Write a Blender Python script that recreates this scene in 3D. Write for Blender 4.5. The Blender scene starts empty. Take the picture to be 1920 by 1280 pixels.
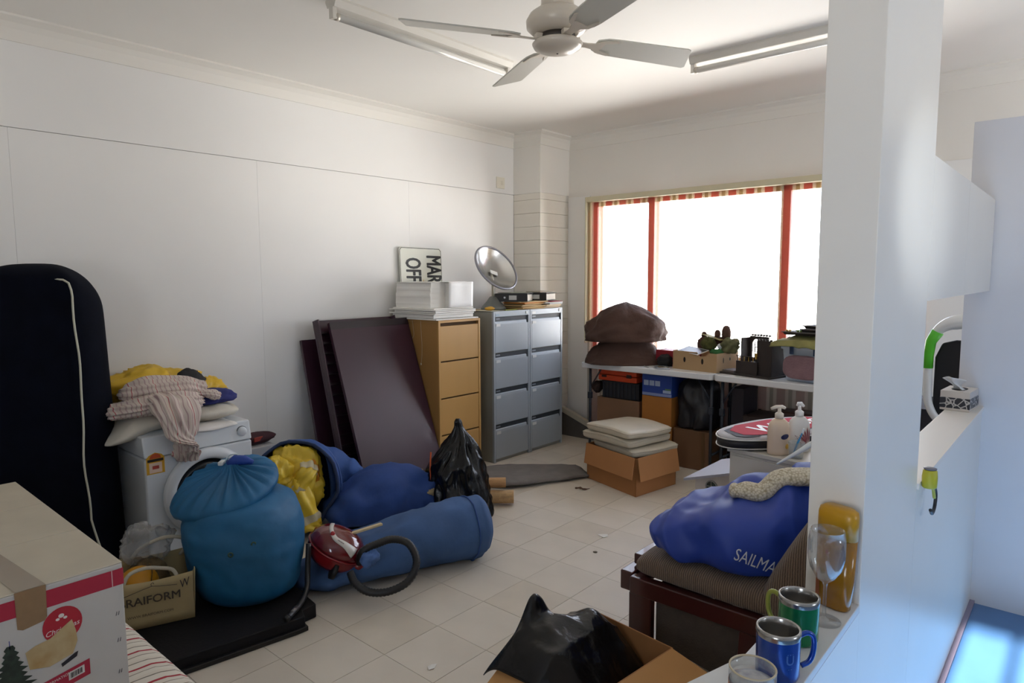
import bpy, bmesh, math, random
from math import sin, cos, pi, radians, sqrt, atan2, exp
from mathutils import Vector, Matrix, noise
from mathutils.bvhtree import BVHTree

C = bpy.context.scene.collection
random.seed(7)

# ------------------------------------------------------------------ camera
cam_data = bpy.data.cameras.new('camera')
cam = bpy.data.objects.new('camera', cam_data)
C.objects.link(cam)
bpy.context.scene.camera = cam
YAW, PITCH, ROLL = radians(-41.127), radians(5.6074), radians(-0.247)
cy_, sy_ = cos(YAW), sin(YAW)
fw = Vector((sy_*cos(PITCH), cy_*cos(PITCH), -sin(PITCH)))
rt0 = Vector((cy_, -sy_, 0)); up0 = rt0.cross(fw)
rt = rt0*cos(ROLL) + up0*sin(ROLL); up = up0*cos(ROLL) - rt0*sin(ROLL)
mw = Matrix((rt, up, -fw)).transposed().to_4x4()
mw.translation = Vector((0, 0, 1.62))
cam.matrix_world = mw
cam_data.sensor_width = 36.0
cam_data.lens = 1247.1/1920*36.0
cam_data.clip_start = 0.02

# ------------------------------------------------------------------ world, sun, daylight portals, exposure
sc = bpy.context.scene
sc.view_settings.view_transform = 'Standard'
sc.view_settings.look = 'None'
sc.view_settings.gamma = 1
sc.view_settings.use_curve_mapping = False
sc.view_settings.exposure = -0.27
try:
    sc.cycles.use_denoising = True
    sc.cycles.denoiser = 'OPENIMAGEDENOISE'
    sc.cycles.max_bounces = 10
    sc.cycles.diffuse_bounces = 6
    sc.cycles.transparent_max_bounces = 16
    sc.cycles.sample_clamp_indirect = 6.0
    sc.cycles.caustics_reflective = False
    sc.cycles.caustics_refractive = False
except Exception:
    pass

SKY = 13.0
w = bpy.data.worlds.new('world'); sc.world = w; w.use_nodes = True
nt = w.node_tree; nt.nodes.clear()
out = nt.nodes.new('ShaderNodeOutputWorld'); bg = nt.nodes.new('ShaderNodeBackground')
tc = nt.nodes.new('ShaderNodeTexCoord'); sep = nt.nodes.new('ShaderNodeSeparateXYZ')
rmp = nt.nodes.new('ShaderNodeValToRGB')
nt.links.new(tc.outputs['Generated'], sep.inputs[0])
mr = nt.nodes.new('ShaderNodeMapRange'); mr.inputs[1].default_value = -1; mr.inputs[2].default_value = 1
nt.links.new(sep.outputs['Z'], mr.inputs[0]); nt.links.new(mr.outputs[0], rmp.inputs[0])
cr = rmp.color_ramp
cr.elements[0].position = 0.0; cr.elements[0].color = (2.0, 1.94, 1.85, 1)
cr.elements[1].position = 1.0; cr.elements[1].color = (0.45, 0.62, 0.95, 1)
e = cr.elements.new(0.495); e.color = (2.05, 1.99, 1.90, 1)
e = cr.elements.new(0.505); e.color = (0.82, 0.90, 1.0, 1)
nt.links.new(rmp.outputs[0], bg.inputs[0]); bg.inputs[1].default_value = SKY
nt.links.new(bg.outputs[0], out.inputs[0])

def portal(name, loc, rot, sx, sy):
    l = bpy.data.lights.new(name, 'AREA'); l.shape = 'RECTANGLE'; l.size = sx; l.size_y = sy
    l.cycles.is_portal = True
    o = bpy.data.objects.new(name, l); C.objects.link(o); o.location = loc; o.rotation_euler = rot
    return o
portal('daylight_portal_back', (-2.375, 5.72, 1.6), (-pi/2, 0, 0), 2.86, 1.5)
portal('daylight_portal_right', (2.68, 2.0, 1.65), (0, pi/2, 0), .8, .6)
portal('daylight_portal_far_right', (2.68, 4.6, 1.55), (0, pi/2, 0), 1.1, 1.1)
portal('daylight_portal_rear', (.04, -2.5, 1.5), (pi/2, 0, 0), .72, 1.2)
sun_d = bpy.data.lights.new('sun', 'SUN'); sun_d.energy = 72.0; sun_d.angle = radians(0.6); sun_d.color = (1.0, 0.95, 0.87)
sun = bpy.data.objects.new('sun', sun_d); C.objects.link(sun)
SUN_EL = radians(18.6)
sd = Vector((0.0, cos(SUN_EL), -sin(SUN_EL)))
sun.rotation_euler = sd.to_track_quat('-Z', 'Y').to_euler()

spot_d = bpy.data.lights.new('added_header_spot', 'SPOT'); spot_d.energy = 130.0; spot_d.color = (.86, .94, 1.0); spot_d.spot_size = radians(18); spot_d.spot_blend = 1.0; spot_d.shadow_soft_size = .03  # added spot, not a lamp of the place: brightens post and header board
spot = bpy.data.objects.new('added_header_spot', spot_d); C.objects.link(spot); spot.location = (1.0, .5, 1.80)
spot.rotation_euler = (Vector((-.345, 2.05, 1.80)) - spot.location).to_track_quat('-Z', 'Y').to_euler()

# ------------------------------------------------------------------ materials
def lin(h):
    if isinstance(h, (tuple, list)): return tuple(h)
    h = h.lstrip('#'); r = [int(h[i:i+2], 16)/255 for i in (0, 2, 4)]
    return tuple(c/12.92 if c <= .04045 else ((c+.055)/1.055)**2.4 for c in r)
MC = {}
def M(name, col, rough=.6, metal=0.0, var=0.0, vs=6.0, bump=0.0, bs=60.0, spec=.5, stretch=None, sheen=0.0, trans=0.0, col2=None, coat=0.0):
    if name in MC: return MC[name]
    m = bpy.data.materials.new(name); m.use_nodes = True; MC[name] = m
    t = m.node_tree; b = t.nodes['Principled BSDF']; c = lin(col)
    b.inputs['Base Color'].default_value = (*c, 1); b.inputs['Roughness'].default_value = rough
    b.inputs['Metallic'].default_value = metal
    b.inputs['Specular IOR Level'].default_value = spec
    b.inputs['Sheen Weight'].default_value = sheen
    b.inputs['Coat Weight'].default_value = coat
    b.inputs['Transmission Weight'].default_value = trans
    if var or bump:
        co = t.nodes.new('ShaderNodeTexCoord'); src = co.outputs['Object']
        if stretch:
            mp = t.nodes.new('ShaderNodeMapping'); mp.inputs['Scale'].default_value = stretch
            t.links.new(src, mp.inputs[0]); src = mp.outputs[0]
    if var:
        n = t.nodes.new('ShaderNodeTexNoise'); n.inputs['Scale'].default_value = vs; n.inputs['Detail'].default_value = 4
        t.links.new(src, n.inputs['Vector'])
        r = t.nodes.new('ShaderNodeValToRGB')
        d = lin(col2) if col2 else tuple(x*(1-var) for x in c)
        u = c if col2 else tuple(min(1, x*(1+var*.6)) for x in c)
        r.color_ramp.elements[0].color = (*d, 1); r.color_ramp.elements[0].position = .33
        r.color_ramp.elements[1].color = (*u, 1); r.color_ramp.elements[1].position = .67
        t.links.new(n.outputs['Fac'], r.inputs[0]); t.links.new(r.outputs[0], b.inputs['Base Color'])
    if bump:
        n2 = t.nodes.new('ShaderNodeTexNoise'); n2.inputs['Scale'].default_value = bs; n2.inputs['Detail'].default_value = 3
        t.links.new(src, n2.inputs['Vector'])
        bp = t.nodes.new('ShaderNodeBump'); bp.inputs['Strength'].default_value = bump; bp.inputs['Distance'].default_value = .01
        t.links.new(n2.outputs['Fac'], bp.inputs['Height']); t.links.new(bp.outputs[0], b.inputs['Normal'])
    return m

def MW(name, base, stripes, axis, scale, rough=.8, noise_amt=0.0, extra=None):
    """stripe material: stripes = list of (position 0..1, colour) constant ramp repeating every 1/scale metres along an object axis"""
    if name in MC: return MC[name]
    m = bpy.data.materials.new(name); m.use_nodes = True; MC[name] = m
    t = m.node_tree; b = t.nodes['Principled BSDF']; b.inputs['Roughness'].default_value = rough
    co = t.nodes.new('ShaderNodeTexCoord'); sp = t.nodes.new('ShaderNodeSeparateXYZ'); t.links.new(co.outputs['Object'], sp.inputs[0])
    a = t.nodes.new('ShaderNodeMath'); a.operation = 'MULTIPLY'; a.inputs[1].default_value = scale
    t.links.new(sp.outputs[axis], a.inputs[0])
    last = a.outputs[0]
    if noise_amt:
        n = t.nodes.new('ShaderNodeTexNoise'); n.inputs['Scale'].default_value = 7; t.links.new(co.outputs['Object'], n.inputs['Vector'])
        mm = t.nodes.new('ShaderNodeMath'); mm.operation = 'MULTIPLY_ADD'; mm.inputs[1].default_value = noise_amt
        t.links.new(n.outputs['Fac'], mm.inputs[0]); t.links.new(last, mm.inputs[2]); last = mm.outputs[0]
    f = t.nodes.new('ShaderNodeMath'); f.operation = 'FRACT'; t.links.new(last, f.inputs[0])
    r = t.nodes.new('ShaderNodeValToRGB'); r.color_ramp.interpolation = 'CONSTANT'
    r.color_ramp.elements[0].color = (*lin(base), 1)
    r.color_ramp.elements[1].position = stripes[0][0]; r.color_ramp.elements[1].color = (*lin(stripes[0][1]), 1)
    for p, c in stripes[1:]:
        e = r.color_ramp.elements.new(p); e.color = (*lin(c), 1)
    t.links.new(f.outputs[0], r.inputs[0]); t.links.new(r.outputs[0], b.inputs['Base Color'])
    return m

def thin(name, tint=(.95, .96, .97), spec=1.0, haze=0.0, hz=(.8, .82, .84)):
    m = bpy.data.materials.new(name); m.use_nodes = True; t = m.node_tree; t.nodes.remove(t.nodes['Principled BSDF'])
    tr = t.nodes.new('ShaderNodeBsdfTransparent'); tr.inputs[0].default_value = (*tint, 1)
    gl = t.nodes.new('ShaderNodeBsdfGlossy'); gl.inputs['Roughness'].default_value = .03
    fz = t.nodes.new('ShaderNodeLayerWeight'); fz.inputs[0].default_value = .35
    pw = t.nodes.new('ShaderNodeMath'); pw.operation = 'MULTIPLY'; pw.inputs[1].default_value = spec*.55
    t.links.new(fz.outputs['Facing'], pw.inputs[0])
    mx = t.nodes.new('ShaderNodeMixShader'); t.links.new(pw.outputs[0], mx.inputs[0]); t.links.new(tr.outputs[0], mx.inputs[1]); t.links.new(gl.outputs[0], mx.inputs[2])
    last = mx.outputs[0]
    if haze:
        df = t.nodes.new('ShaderNodeBsdfDiffuse'); df.inputs[0].default_value = (*hz, 1)
        m3 = t.nodes.new('ShaderNodeMixShader'); m3.inputs[0].default_value = haze
        t.links.new(last, m3.inputs[1]); t.links.new(df.outputs[0], m3.inputs[2]); last = m3.outputs[0]
    t.links.new(last, t.nodes['Material Output'].inputs[0]); return m

# ------------------------------------------------------------------ geometry helpers
WM = {}
class G:
    def __init__(s): s.v = []; s.f = []
    def add(s, vs, fs):
        n = len(s.v); s.v += [Vector(v) for v in vs]; s.f += [tuple(i+n for i in f) for f in fs]; return s
    def box(s, x0, x1, y0, y1, z0, z1):
        vs = [(x, y, z) for z in (z0, z1) for y in (y0, y1) for x in (x0, x1)]
        return s.add(vs, [(0, 2, 3, 1), (4, 5, 7, 6), (0, 1, 5, 4), (2, 6, 7, 3), (0, 4, 6, 2), (1, 3, 7, 5)])
    def hexa(s, b, t):
        """box from 4 bottom points and 4 top points, both counter-clockwise seen from above"""
        return s.add(list(b)+list(t), [(3, 2, 1, 0), (4, 5, 6, 7), (0, 1, 5, 4), (1, 2, 6, 5), (2, 3, 7, 6), (3, 0, 4, 7)])
    def obox(s, c, size, R=None):
        R = R or Matrix.Identity(3); a, b, d = [x/2 for x in size]; c = Vector(c)
        vs = [c + R @ Vector((x*a, y*b, z*d)) for z in (-1, 1) for y in (-1, 1) for x in (-1, 1)]
        return s.add(vs, [(0, 2, 3, 1), (4, 5, 7, 6), (0, 1, 5, 4), (2, 6, 7, 3), (0, 4, 6, 2), (1, 3, 7, 5)])
    def loft(s, rings, cap0=True, cap1=True, closed=False):
        n = len(rings[0]); base = len(s.v)
        for r in rings: s.v += [Vector(p) for p in r]
        k = len(rings)
        for i in range(k if closed else k-1):
            j = (i+1) % k
            for a in range(n):
                b = (a+1) % n
                s.f.append((base+i*n+a, base+i*n+b, base+j*n+b, base+j*n+a))
        if not closed:
            if cap0: s.f.append(tuple(base+a for a in reversed(range(n))))
            if cap1: s.f.append(tuple(base+(k-1)*n+a for a in range(n)))
        return s
    def lathe(s, prof, seg=24, c=(0, 0, 0), R=None, cap0=True, cap1=True):
        R = R or Matrix.Identity(3); c = Vector(c)
        rings = [[c + R @ Vector((r*cos(2*pi*k/seg), r*sin(2*pi*k/seg), z)) for k in range(seg)] for r, z in prof]
        return s.loft(rings, cap0, cap1)
    def tube(s, path, r, seg=8, closed=False, cap=True):
        P = [Vector(p) for p in path]; n = len(P); rings = []; ref = None
        for i in range(n):
            if closed: t = P[(i+1) % n] - P[i-1]
            else: t = P[min(i+1, n-1)] - P[max(i-1, 0)]
            t.normalize()
            if ref is None:
                ref = Vector((0, 0, 1)) if abs(t.z) < .9 else Vector((1, 0, 0))
                ref = (ref - t*ref.dot(t)).normalized()
            else:
                q = ref - t*ref.dot(t)
                ref = q.normalized() if q.length > 1e-6 else ref
            b = t.cross(ref); rr = r[i] if isinstance(r, (list, tuple)) else r
            rings.append([P[i] + (ref*cos(2*pi*k/seg) + b*sin(2*pi*k/seg))*rr for k in range(seg)])
        return s.loft(rings, cap, cap, closed)
    def grid(s, fn, nu, nv):
        b = len(s.v)
        for i in range(nu+1):
            for j in range(nv+1): s.v.append(Vector(fn(i/nu, j/nv)))
        for i in range(nu):
            for j in range(nv):
                a = b+i*(nv+1)+j; s.f.append((a, a+nv+1, a+nv+2, a+1))
        return s
    def prism(s, poly, h0, h1, Mx=None):
        Mx = Mx or Matrix.Identity(4); n = len(poly)
        vs = [Mx @ Vector((x, y, h0)) for x, y in poly] + [Mx @ Vector((x, y, h1)) for x, y in poly]
        fs = [tuple(reversed(range(n))), tuple(range(n, 2*n))] + [(i, (i+1) % n, n+(i+1) % n, n+i) for i in range(n)]
        return s.add(vs, fs)
    def ball(s, c, r, nu=20, nv=12, fn=None, R=None):
        c = Vector(c); R = R or Matrix.Identity(3)
        if not isinstance(r, (tuple, list)): r = (r, r, r)
        rings = []
        for j in range(nv+1):
            th = pi*min(max(j/nv, .012), .988); ring = []
            for i in range(nu):
                ph = 2*pi*i/nu
                d = Vector((sin(th)*cos(ph), sin(th)*sin(ph), -cos(th)))
                k = fn(d) if fn else 1.0
                ring.append(c + R @ Vector((d.x*r[0]*k, d.y*r[1]*k, d.z*r[2]*k)))
            rings.append(ring)
        return s.loft(rings)
    def build(s, name, m, parent=None, world=False, loc=(0, 0, 0), rz=0.0, smooth=False, bevel=0.0, seg=2, sub=0, solid=0.0, auto=None):
        me = bpy.data.meshes.new(name)
        if world and parent is not None: inv = WM[parent.name].inverted(); vs = [inv @ v for v in s.v]
        elif world: L = Vector(loc); vs = [v - L for v in s.v]
        else: vs = s.v
        me.from_pydata([tuple(v) for v in vs], [], s.f); me.update()
        bm = bmesh.new(); bm.from_mesh(me); bmesh.ops.recalc_face_normals(bm, faces=bm.faces); bm.to_mesh(me); bm.free()
        if m: me.materials.append(m)
        if smooth:
            for p in me.polygons: p.use_smooth = True
        o = bpy.data.objects.new(name, me); C.objects.link(o)
        if parent is not None: o.parent = parent; WM[o.name] = WM[parent.name]
        else:
            o.location = loc; o.rotation_euler = (0, 0, rz)
            WM[o.name] = Matrix.Translation(loc) @ Matrix.Rotation(rz, 4, 'Z')
        if bevel:
            b = o.modifiers.new('bevel', 'BEVEL'); b.width = bevel; b.segments = seg; b.limit_method = 'ANGLE'; b.angle_limit = radians(40)
            for p in me.polygons: p.use_smooth = True
            b.harden_normals = True
        if solid:
            b = o.modifiers.new('thickness', 'SOLIDIFY'); b.thickness = solid; b.offset = 0
        if sub:
            b = o.modifiers.new('smooth', 'SUBSURF'); b.levels = sub; b.render_levels = sub
        return o

def thing(name, label, cat, loc=(0, 0, 0), rz=0.0, group=None):
    o = bpy.data.objects.new(name, None); C.objects.link(o); o.location = loc; o.rotation_euler = (0, 0, rz)
    o.empty_display_size = .05
    o['label'] = label; o['category'] = cat
    if group: o['group'] = group
    WM[o.name] = Matrix.Translation(loc) @ Matrix.Rotation(rz, 4, 'Z')
    return o
def tag(o, label, cat, group=None):
    o['label'] = label; o['category'] = cat
    if group: o['group'] = group
    return o
def st(o): o['kind'] = 'structure'; return o
def N(p, f=1.0, seed=0.0): return noise.noise(Vector(p)*f + Vector((seed*3.1, seed*1.7, seed*2.3)))
def F(p, f=1.0, seed=0.0, o=4): return noise.fractal(Vector(p)*f + Vector((seed*3.1, seed*1.7, seed*2.3)), 1.0, 2.0, o)
def ridge(p, f, seed=0.0): return 1.0 - abs(N(p, f, seed))*2.0
def rot(ax, deg): return Matrix.Rotation(radians(deg), 3, ax)
def arc(c, r, a0, a1, n, ax=(Vector((1, 0, 0)), Vector((0, 1, 0)))):
    c = Vector(c); return [c + ax[0]*r*cos(radians(a0+(a1-a0)*k/n)) + ax[1]*r*sin(radians(a0+(a1-a0)*k/n)) for k in range(n+1)]
def spline(P, n):
    P = [Vector(p) for p in P]; out = []; Q = [2*P[0]-P[1]] + P + [2*P[-1]-P[-2]]
    for i in range(len(P)-1):
        a, b, c, d = Q[i:i+4]
        for k in range(n):
            t = k/n
            out.append(.5*((2*b) + (c-a)*t + (2*a-5*b+4*c-d)*t*t + (3*b-a-3*c+d)*t*t*t))
    return out + [P[-1]]
def lerp(a, b, t): return a+(b-a)*t
def bag(g, secs, n=10, m=28, disp=None, zmin=None, cap0=True, cap1=True, ex=1.0):
    """sweep of elliptical sections: each (centre, side radius, up radius)"""
    cs = spline([s[0] for s in secs], n); K = len(secs)-1; rings = []
    for i, c in enumerate(cs):
        u = min(i/n, K-1e-6); k = int(u); t = u-k; t = t*t*(3-2*t)
        ra, rb = lerp(secs[k][1], secs[k+1][1], t), lerp(secs[k][2], secs[k+1][2], t)
        tg = (cs[min(i+1, len(cs)-1)] - cs[max(i-1, 0)]).normalized()
        side = tg.cross(Vector((0, 0, 1)))
        side = side.normalized() if side.length > 1e-4 else Vector((1, 0, 0))
        upv = side.cross(tg).normalized(); ring = []
        for j in range(m):
            a = 2*pi*j/m; ca, sa = cos(a), sin(a)
            d = side*(abs(ca)**ex*(1 if ca > 0 else -1))*ra + upv*(abs(sa)**ex*(1 if sa > 0 else -1))*rb
            p = c + d
            if disp: p = p + d.normalized()*disp(p, i/(len(cs)-1), a)
            if zmin is not None and p.z < zmin: p.z = zmin
            ring.append(p)
        rings.append(ring)
    g.loft(rings, cap0, cap1); return rings
def textgeo(s, size, shear=0.0, bold=0.0, xs=1.0, align='CENTER', extr=0.0):
    cu = bpy.data.curves.new('t', 'FONT'); cu.body = s; cu.size = size; cu.shear = shear
    cu.align_x = align; cu.align_y = 'CENTER'; cu.extrude = extr; cu.resolution_u = 3
    o = bpy.data.objects.new('t', cu); C.objects.link(o)
    me = bpy.data.meshes.new_from_object(o)
    vs = [Vector((v.co.x*xs, v.co.y, v.co.z)) for v in me.vertices]; fs = [tuple(p.vertices) for p in me.polygons]
    bpy.data.objects.remove(o); bpy.data.curves.remove(cu); bpy.data.meshes.remove(me)
    if bold:
        n = len(vs); V = list(vs); Fc = list(fs)
        for q, (dx, dy) in enumerate(((1, 0), (-1, 0), (0, 1), (0, -1), (.7, .7), (-.7, .7), (.7, -.7), (-.7, -.7))):
            o_ = len(V); V += [v+Vector((dx*bold, dy*bold, .00004*(q+1))) for v in vs]; Fc += [tuple(i+o_ for i in f) for f in fs]
        vs, fs = V, Fc
    return vs, fs
def text(parent, name, s, size, o, ex, ey, m, world=True, off=.001, **k):
    vs, fs = textgeo(s, size, **k); ex = Vector(ex).normalized(); ey = Vector(ey).normalized(); nz = ex.cross(ey).normalized(); o = Vector(o)
    g = G().add([o + ex*v.x + ey*v.y + nz*(off+v.z) for v in vs], fs)
    me = g.build(name, m, parent, world=world)
    return me
def printpoly(parent, name, pts, o, ex, ey, m, off=.0006, world=True):
    ex = Vector(ex).normalized(); ey = Vector(ey).normalized(); nz = ex.cross(ey).normalized(); o = Vector(o)
    return G().add([o + ex*x + ey*y + nz*off for x, y in pts], [tuple(range(len(pts)))]).build(name, m, parent, world=world)
def rect(x0, x1, y0, y1): return [(x0, y0), (x1, y0), (x1, y1), (x0, y1)]
def ell(cx, cy, a, b, n=28): return [(cx+a*cos(2*pi*k/n), cy+b*sin(2*pi*k/n)) for k in range(n)]

# ================================================================== THE SETTING
wall_m = M('wall_paint', '#EAE9E7', .55, var=.02, vs=1.5)
wallb_m = M('back_wall_paint', '#E6E3DD', .6, var=.02, vs=1.5)
ceil_m = M('ceiling_paint', '#ECEAE5', .7, var=.02, vs=1.2)
corn_m = M('cornice_paint', '#E6E3DC', .55)
post_m = M('partition_paint', '#E6E1D8', .32, var=.02, vs=3)
panel_m = M('partition_panel_paint', '#D3D2D4', .5, var=.03, vs=4)
ledge_m = M('ledge_paint', '#E9E2D8', .4)
shelf_m = M('shelf_paint', '#D6D5D3', .35, var=.04, vs=12)
tile_m = M('vinyl_tile', '#CDC4B6', .42, var=.06, vs=3.0, bump=.05, bs=30)
tile2_m = M('vinyl_tile_worn', '#C8BEAE', .45, var=.08, vs=4.0, bump=.05, bs=30)
grout_m = M('tile_joint', '#7d766b', .8)
blue_floor_m = M('blue_vinyl', '#4C74A2', .3, var=.08, vs=5)
purple_m = M('mauve_trim', '#8A7F90', .5)
block_m = M('painted_block', '#E3DED4', .6, var=.02, vs=4, bump=.12, bs=45)
dark_gap = M('dark_joint', '#6b665e', .9)

# floor slab and vinyl tiles
fl = st(G().box(-4.75, -.345, -2.4, 5.9, -.1, -.003).build('floor', grout_m))
me_t = None
TX0, TY0, TP = -1.9, 1.995, .31
cnt = 0
for i in range(-9, 6):
    for j in range(-8, 13):
        x0 = TX0 + i*TP; y0 = TY0 + j*TP
        x1, y1 = x0+TP, y0+TP
        if x0 < -4.8 or x0 > -.5 or y0 > 5.5 or y0 < .3 or cnt > 298: continue
        if x1 > -.35 : continue
        if me_t is None:
            h = TP/2-.0011
            o = G().box(-h, h, -h, h, -.003, 0).build('tile', tile_m); me_t = o.data
            me_t2 = me_t.copy(); me_t2.materials.clear(); me_t2.materials.append(tile2_m)
        else:
            o = bpy.data.objects.new('tile', me_t if (i*7+j*13+i*j) % 5 else me_t2); C.objects.link(o)
        o.location = (x0+TP/2, y0+TP/2, random.uniform(-.0006, 0)); o.parent = fl; cnt += 1
b_fl = st(G().box(-.326, 2.6, -2.4, 5.6, -.1, .115).build('floor', blue_floor_m))
st(G().box(-.345, -.326, -2.4, 3.60, -.1, .128).build('trim_1', purple_m))

# ceiling
st(G().box(-4.75, 2.8, -2.6, 5.9, 3.0, 3.12).build('ceiling', ceil_m))

# left wall: sheets with fine joints on a backing
wl = st(G().box(-4.75, -4.464, -2.6, 5.9, -.1, 3.0).build('wall_left', dark_gap))
ys = [-2.4, -.4, .983, 2.399, 3.767, 5.13]
for a, b in zip(ys[:-1], ys[1:]):
    G().box(-4.464, -4.45, a+.0003, b-.0003, 0, 2.4283).build('wall_panel', wall_m, wl, world=True, bevel=.0005, seg=1)
for a, b in ((-2.4, .96), (.96, 5.13)):
    G().box(-4.464, -4.45+(.006 if b < 1 else 0), a, b-.0006, 2.4315, 3.0).build('upper_panel', wall_m, wl, world=True)
st(G().box(-4.45, -4.43, -2.4, 5.13, 0, .12).build('baseboard_left', wall_m, bevel=.004))

# pier in the corner: painted block courses
pier = st(G().box(-4.464, -4.122, 5.145, 5.62, 0, 3.0).build('wall_pier', dark_gap))
z = 0.0; k = 0
while z < 2.38:
    h = .1315
    zt = min(z+h, 2.43)
    dx = random.uniform(-.002, .002)
    G().box(-4.448, -4.107+dx, 5.13+random.uniform(-.001, .001), 5.6, z+.0008, zt-.0008).build('block_course', block_m, pier, world=True, bevel=.0025, seg=2)
    z = zt; k += 1
G().box(-4.45, -4.107, 5.13, 5.6, 2.4305, 3.0).build('render', wallb_m, pier, world=True)

# back wall with window opening
WX0, WX1, WZ0, WZ1 = -3.80, -.95, .86, 2.345
bw = G()
bw.box(-4.75, WX0, 5.6, 5.8, -.1, 3.1); bw.box(WX1, 2.8, 5.6, 5.8, -.1, 3.1)
bw.box(WX0, WX1, 5.6, 5.8, -.1, WZ0); bw.box(WX0, WX1, 5.6, 5.8, WZ1, 3.1)
bwo = st(bw.build('wall_back', wallb_m))
G().box(-4.107, -3.835, 5.588, 5.6, 0, 2.412).build('wall_panel', wall_m, bwo, world=True, bevel=.001, seg=1)
G().box(-.9, 2.6, 5.588, 5.6, 0, 2.41).build('wall_panel', wall_m, bwo, world=True, bevel=.001, seg=1)

# cornices
def cornice(name, path):
    prof = [(0, 0), (0, -.117), (.012, -.117), (.02, -.095), (.034, -.06), (.056, -.032), (.085, -.018), (.1, -.012), (.1, 0)]
    P = [Vector((x, y, 3.0)) for x, y in path]; g = G(); rings = []
    for i, p in enumerate(P):
        ds = []
        if i > 0: ds.append((P[i]-P[i-1]).normalized())
        if i < len(P)-1: ds.append((P[i+1]-P[i]).normalized())
        ns = [Vector((d.y, -d.x, 0)) for d in ds]
        n = ns[0] if len(ns) == 1 else (ns[0]+ns[1])/(1+ns[0].dot(ns[1]))
        rings.append([p + n*a + Vector((0, 0, b)) for a, b in prof])
    g.loft(rings); return st(g.build(name, corn_m))
cornice('trim_2', [(-4.45, -2.4), (-4.45, 5.13), (-4.107, 5.13), (-4.107, 5.6), (2.6, 5.6)])

# outer room: right and rear walls (outside the frame) with the openings that light it
rw = G()
rw.box(2.6, 2.8, -2.6, 1.7, -.1, 3.1).box(2.6, 2.8, 2.3, 4.05, -.1, 3.1).box(2.6, 2.8, 5.15, 5.9, -.1, 3.1).box(2.6, 2.8, 4.05, 5.15, -.1, 1.0).box(2.6, 2.8, 4.05, 5.15, 2.1, 3.1).box(2.6, 2.8, 1.7, 2.3, -.1, 1.25).box(2.6, 2.8, 1.7, 2.3, 2.05, 3.1)
st(rw.build('wall_right', wall_m))
re = G()
re.box(-4.75, -.318, -2.6, -2.4, -.1, 3.1).box(.4, 2.8, -2.6, -2.4, -.1, 3.1).box(-.318, .4, -2.6, -2.4, 2.11, 3.1).box(-.318, .4, -2.6, -2.4, -.1, .9)
st(re.build('wall_rear', wall_m))
fr_m = M('white_frame', '#E8E6E0', .4)
st(G().box(-.165, -.135, -2.54, -2.46, .9, 2.11).build('window_3', fr_m))
st(G().box(2.66, 2.72, 1.98, 2.02, 1.25, 2.05).box(2.66, 2.72, 4.58, 4.62, 1.0, 2.1).build('window_2', fr_m))

# partition: near half wall with shelf top, post, far half wall with ledge, header board
st(G().box(-.452, -.345, -.9, 1.55, 0, .882).build('wall_half', post_m))
st(G().box(-.46, -.345, -.9, 1.55, .882, .90).build('trim_3', shelf_m, bevel=.0015, seg=2))
st(G().box(-.46, -.345, 1.55, 2.14, -.02, 3.0).build('wall_post', post_m, bevel=.002, seg=2))
st(G().box(-.455, -.345, 2.14, 3.60, -.02, 1.012).build('wall_hatch', post_m))
st(G().box(-.462, -.339, 2.14, 3.60, 1.012, 1.03).build('trim_4', ledge_m, bevel=.0015, seg=2))
hd = st(G().box(-.40, -.345, 2.14, 2.815, 1.547, 1.94).box(-.40, -.345, 2.817, 3.585, 1.547, 1.94).build('wall_header', post_m))
st(G().box(-.44, 2.6, 3.60, 3.66, -.02, 2.285).build('wall_screen', panel_m, bevel=.002, seg=2))

# ------------------------------------------------------------------ window with frame, glass, striped curtain and rail
wood_m = M('red_brown_frame', '#8A3F30', .5, var=.1, vs=14)
glass_m = bpy.data.materials.new('window_glass'); glass_m.use_nodes = True
t = glass_m.node_tree; t.nodes.remove(t.nodes['Principled BSDF'])
tr = t.nodes.new('ShaderNodeBsdfTransparent'); gl = t.nodes.new('ShaderNodeBsdfGlossy'); gl.inputs['Roughness'].default_value = .02
fz = t.nodes.new('ShaderNodeFresnel'); fz.inputs[0].default_value = 1.3
mx = t.nodes.new('ShaderNodeMixShader'); t.links.new(fz.outputs[0], mx.inputs[0]); t.links.new(tr.outputs[0], mx.inputs[1]); t.links.new(gl.outputs[0], mx.inputs[2])
t.links.new(mx.outputs[0], t.nodes['Material Output'].inputs[0])

wf = G()
for xa, xb in ((-3.80, -3.755), (-3.185, -3.125), (-1.965, -1.891), (-1.0, -.95)): wf.box(xa, xb, 5.60, 5.70, WZ0, WZ1)
wf.box(-3.80, -.95, 5.60, 5.70, WZ0, WZ0+.05); wf.box(-3.80, -.95, 5.60, 5.70, 2.30, WZ1)
win = st(wf.build('window_1', wood_m))
for a, b in ((-3.755, -3.185), (-3.125, -1.965), (-1.891, -1.0)):
    G().box(a, b, 5.648, 5.652, WZ0+.05, 2.30).build('pane', glass_m, win, world=True)
G().box(-3.83, -.92, 5.55, 5.64, WZ0-.03, WZ0).build('window_sill', M('sill_paint', '#D8CFC0', .5), win, world=True, bevel=.004)

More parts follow.
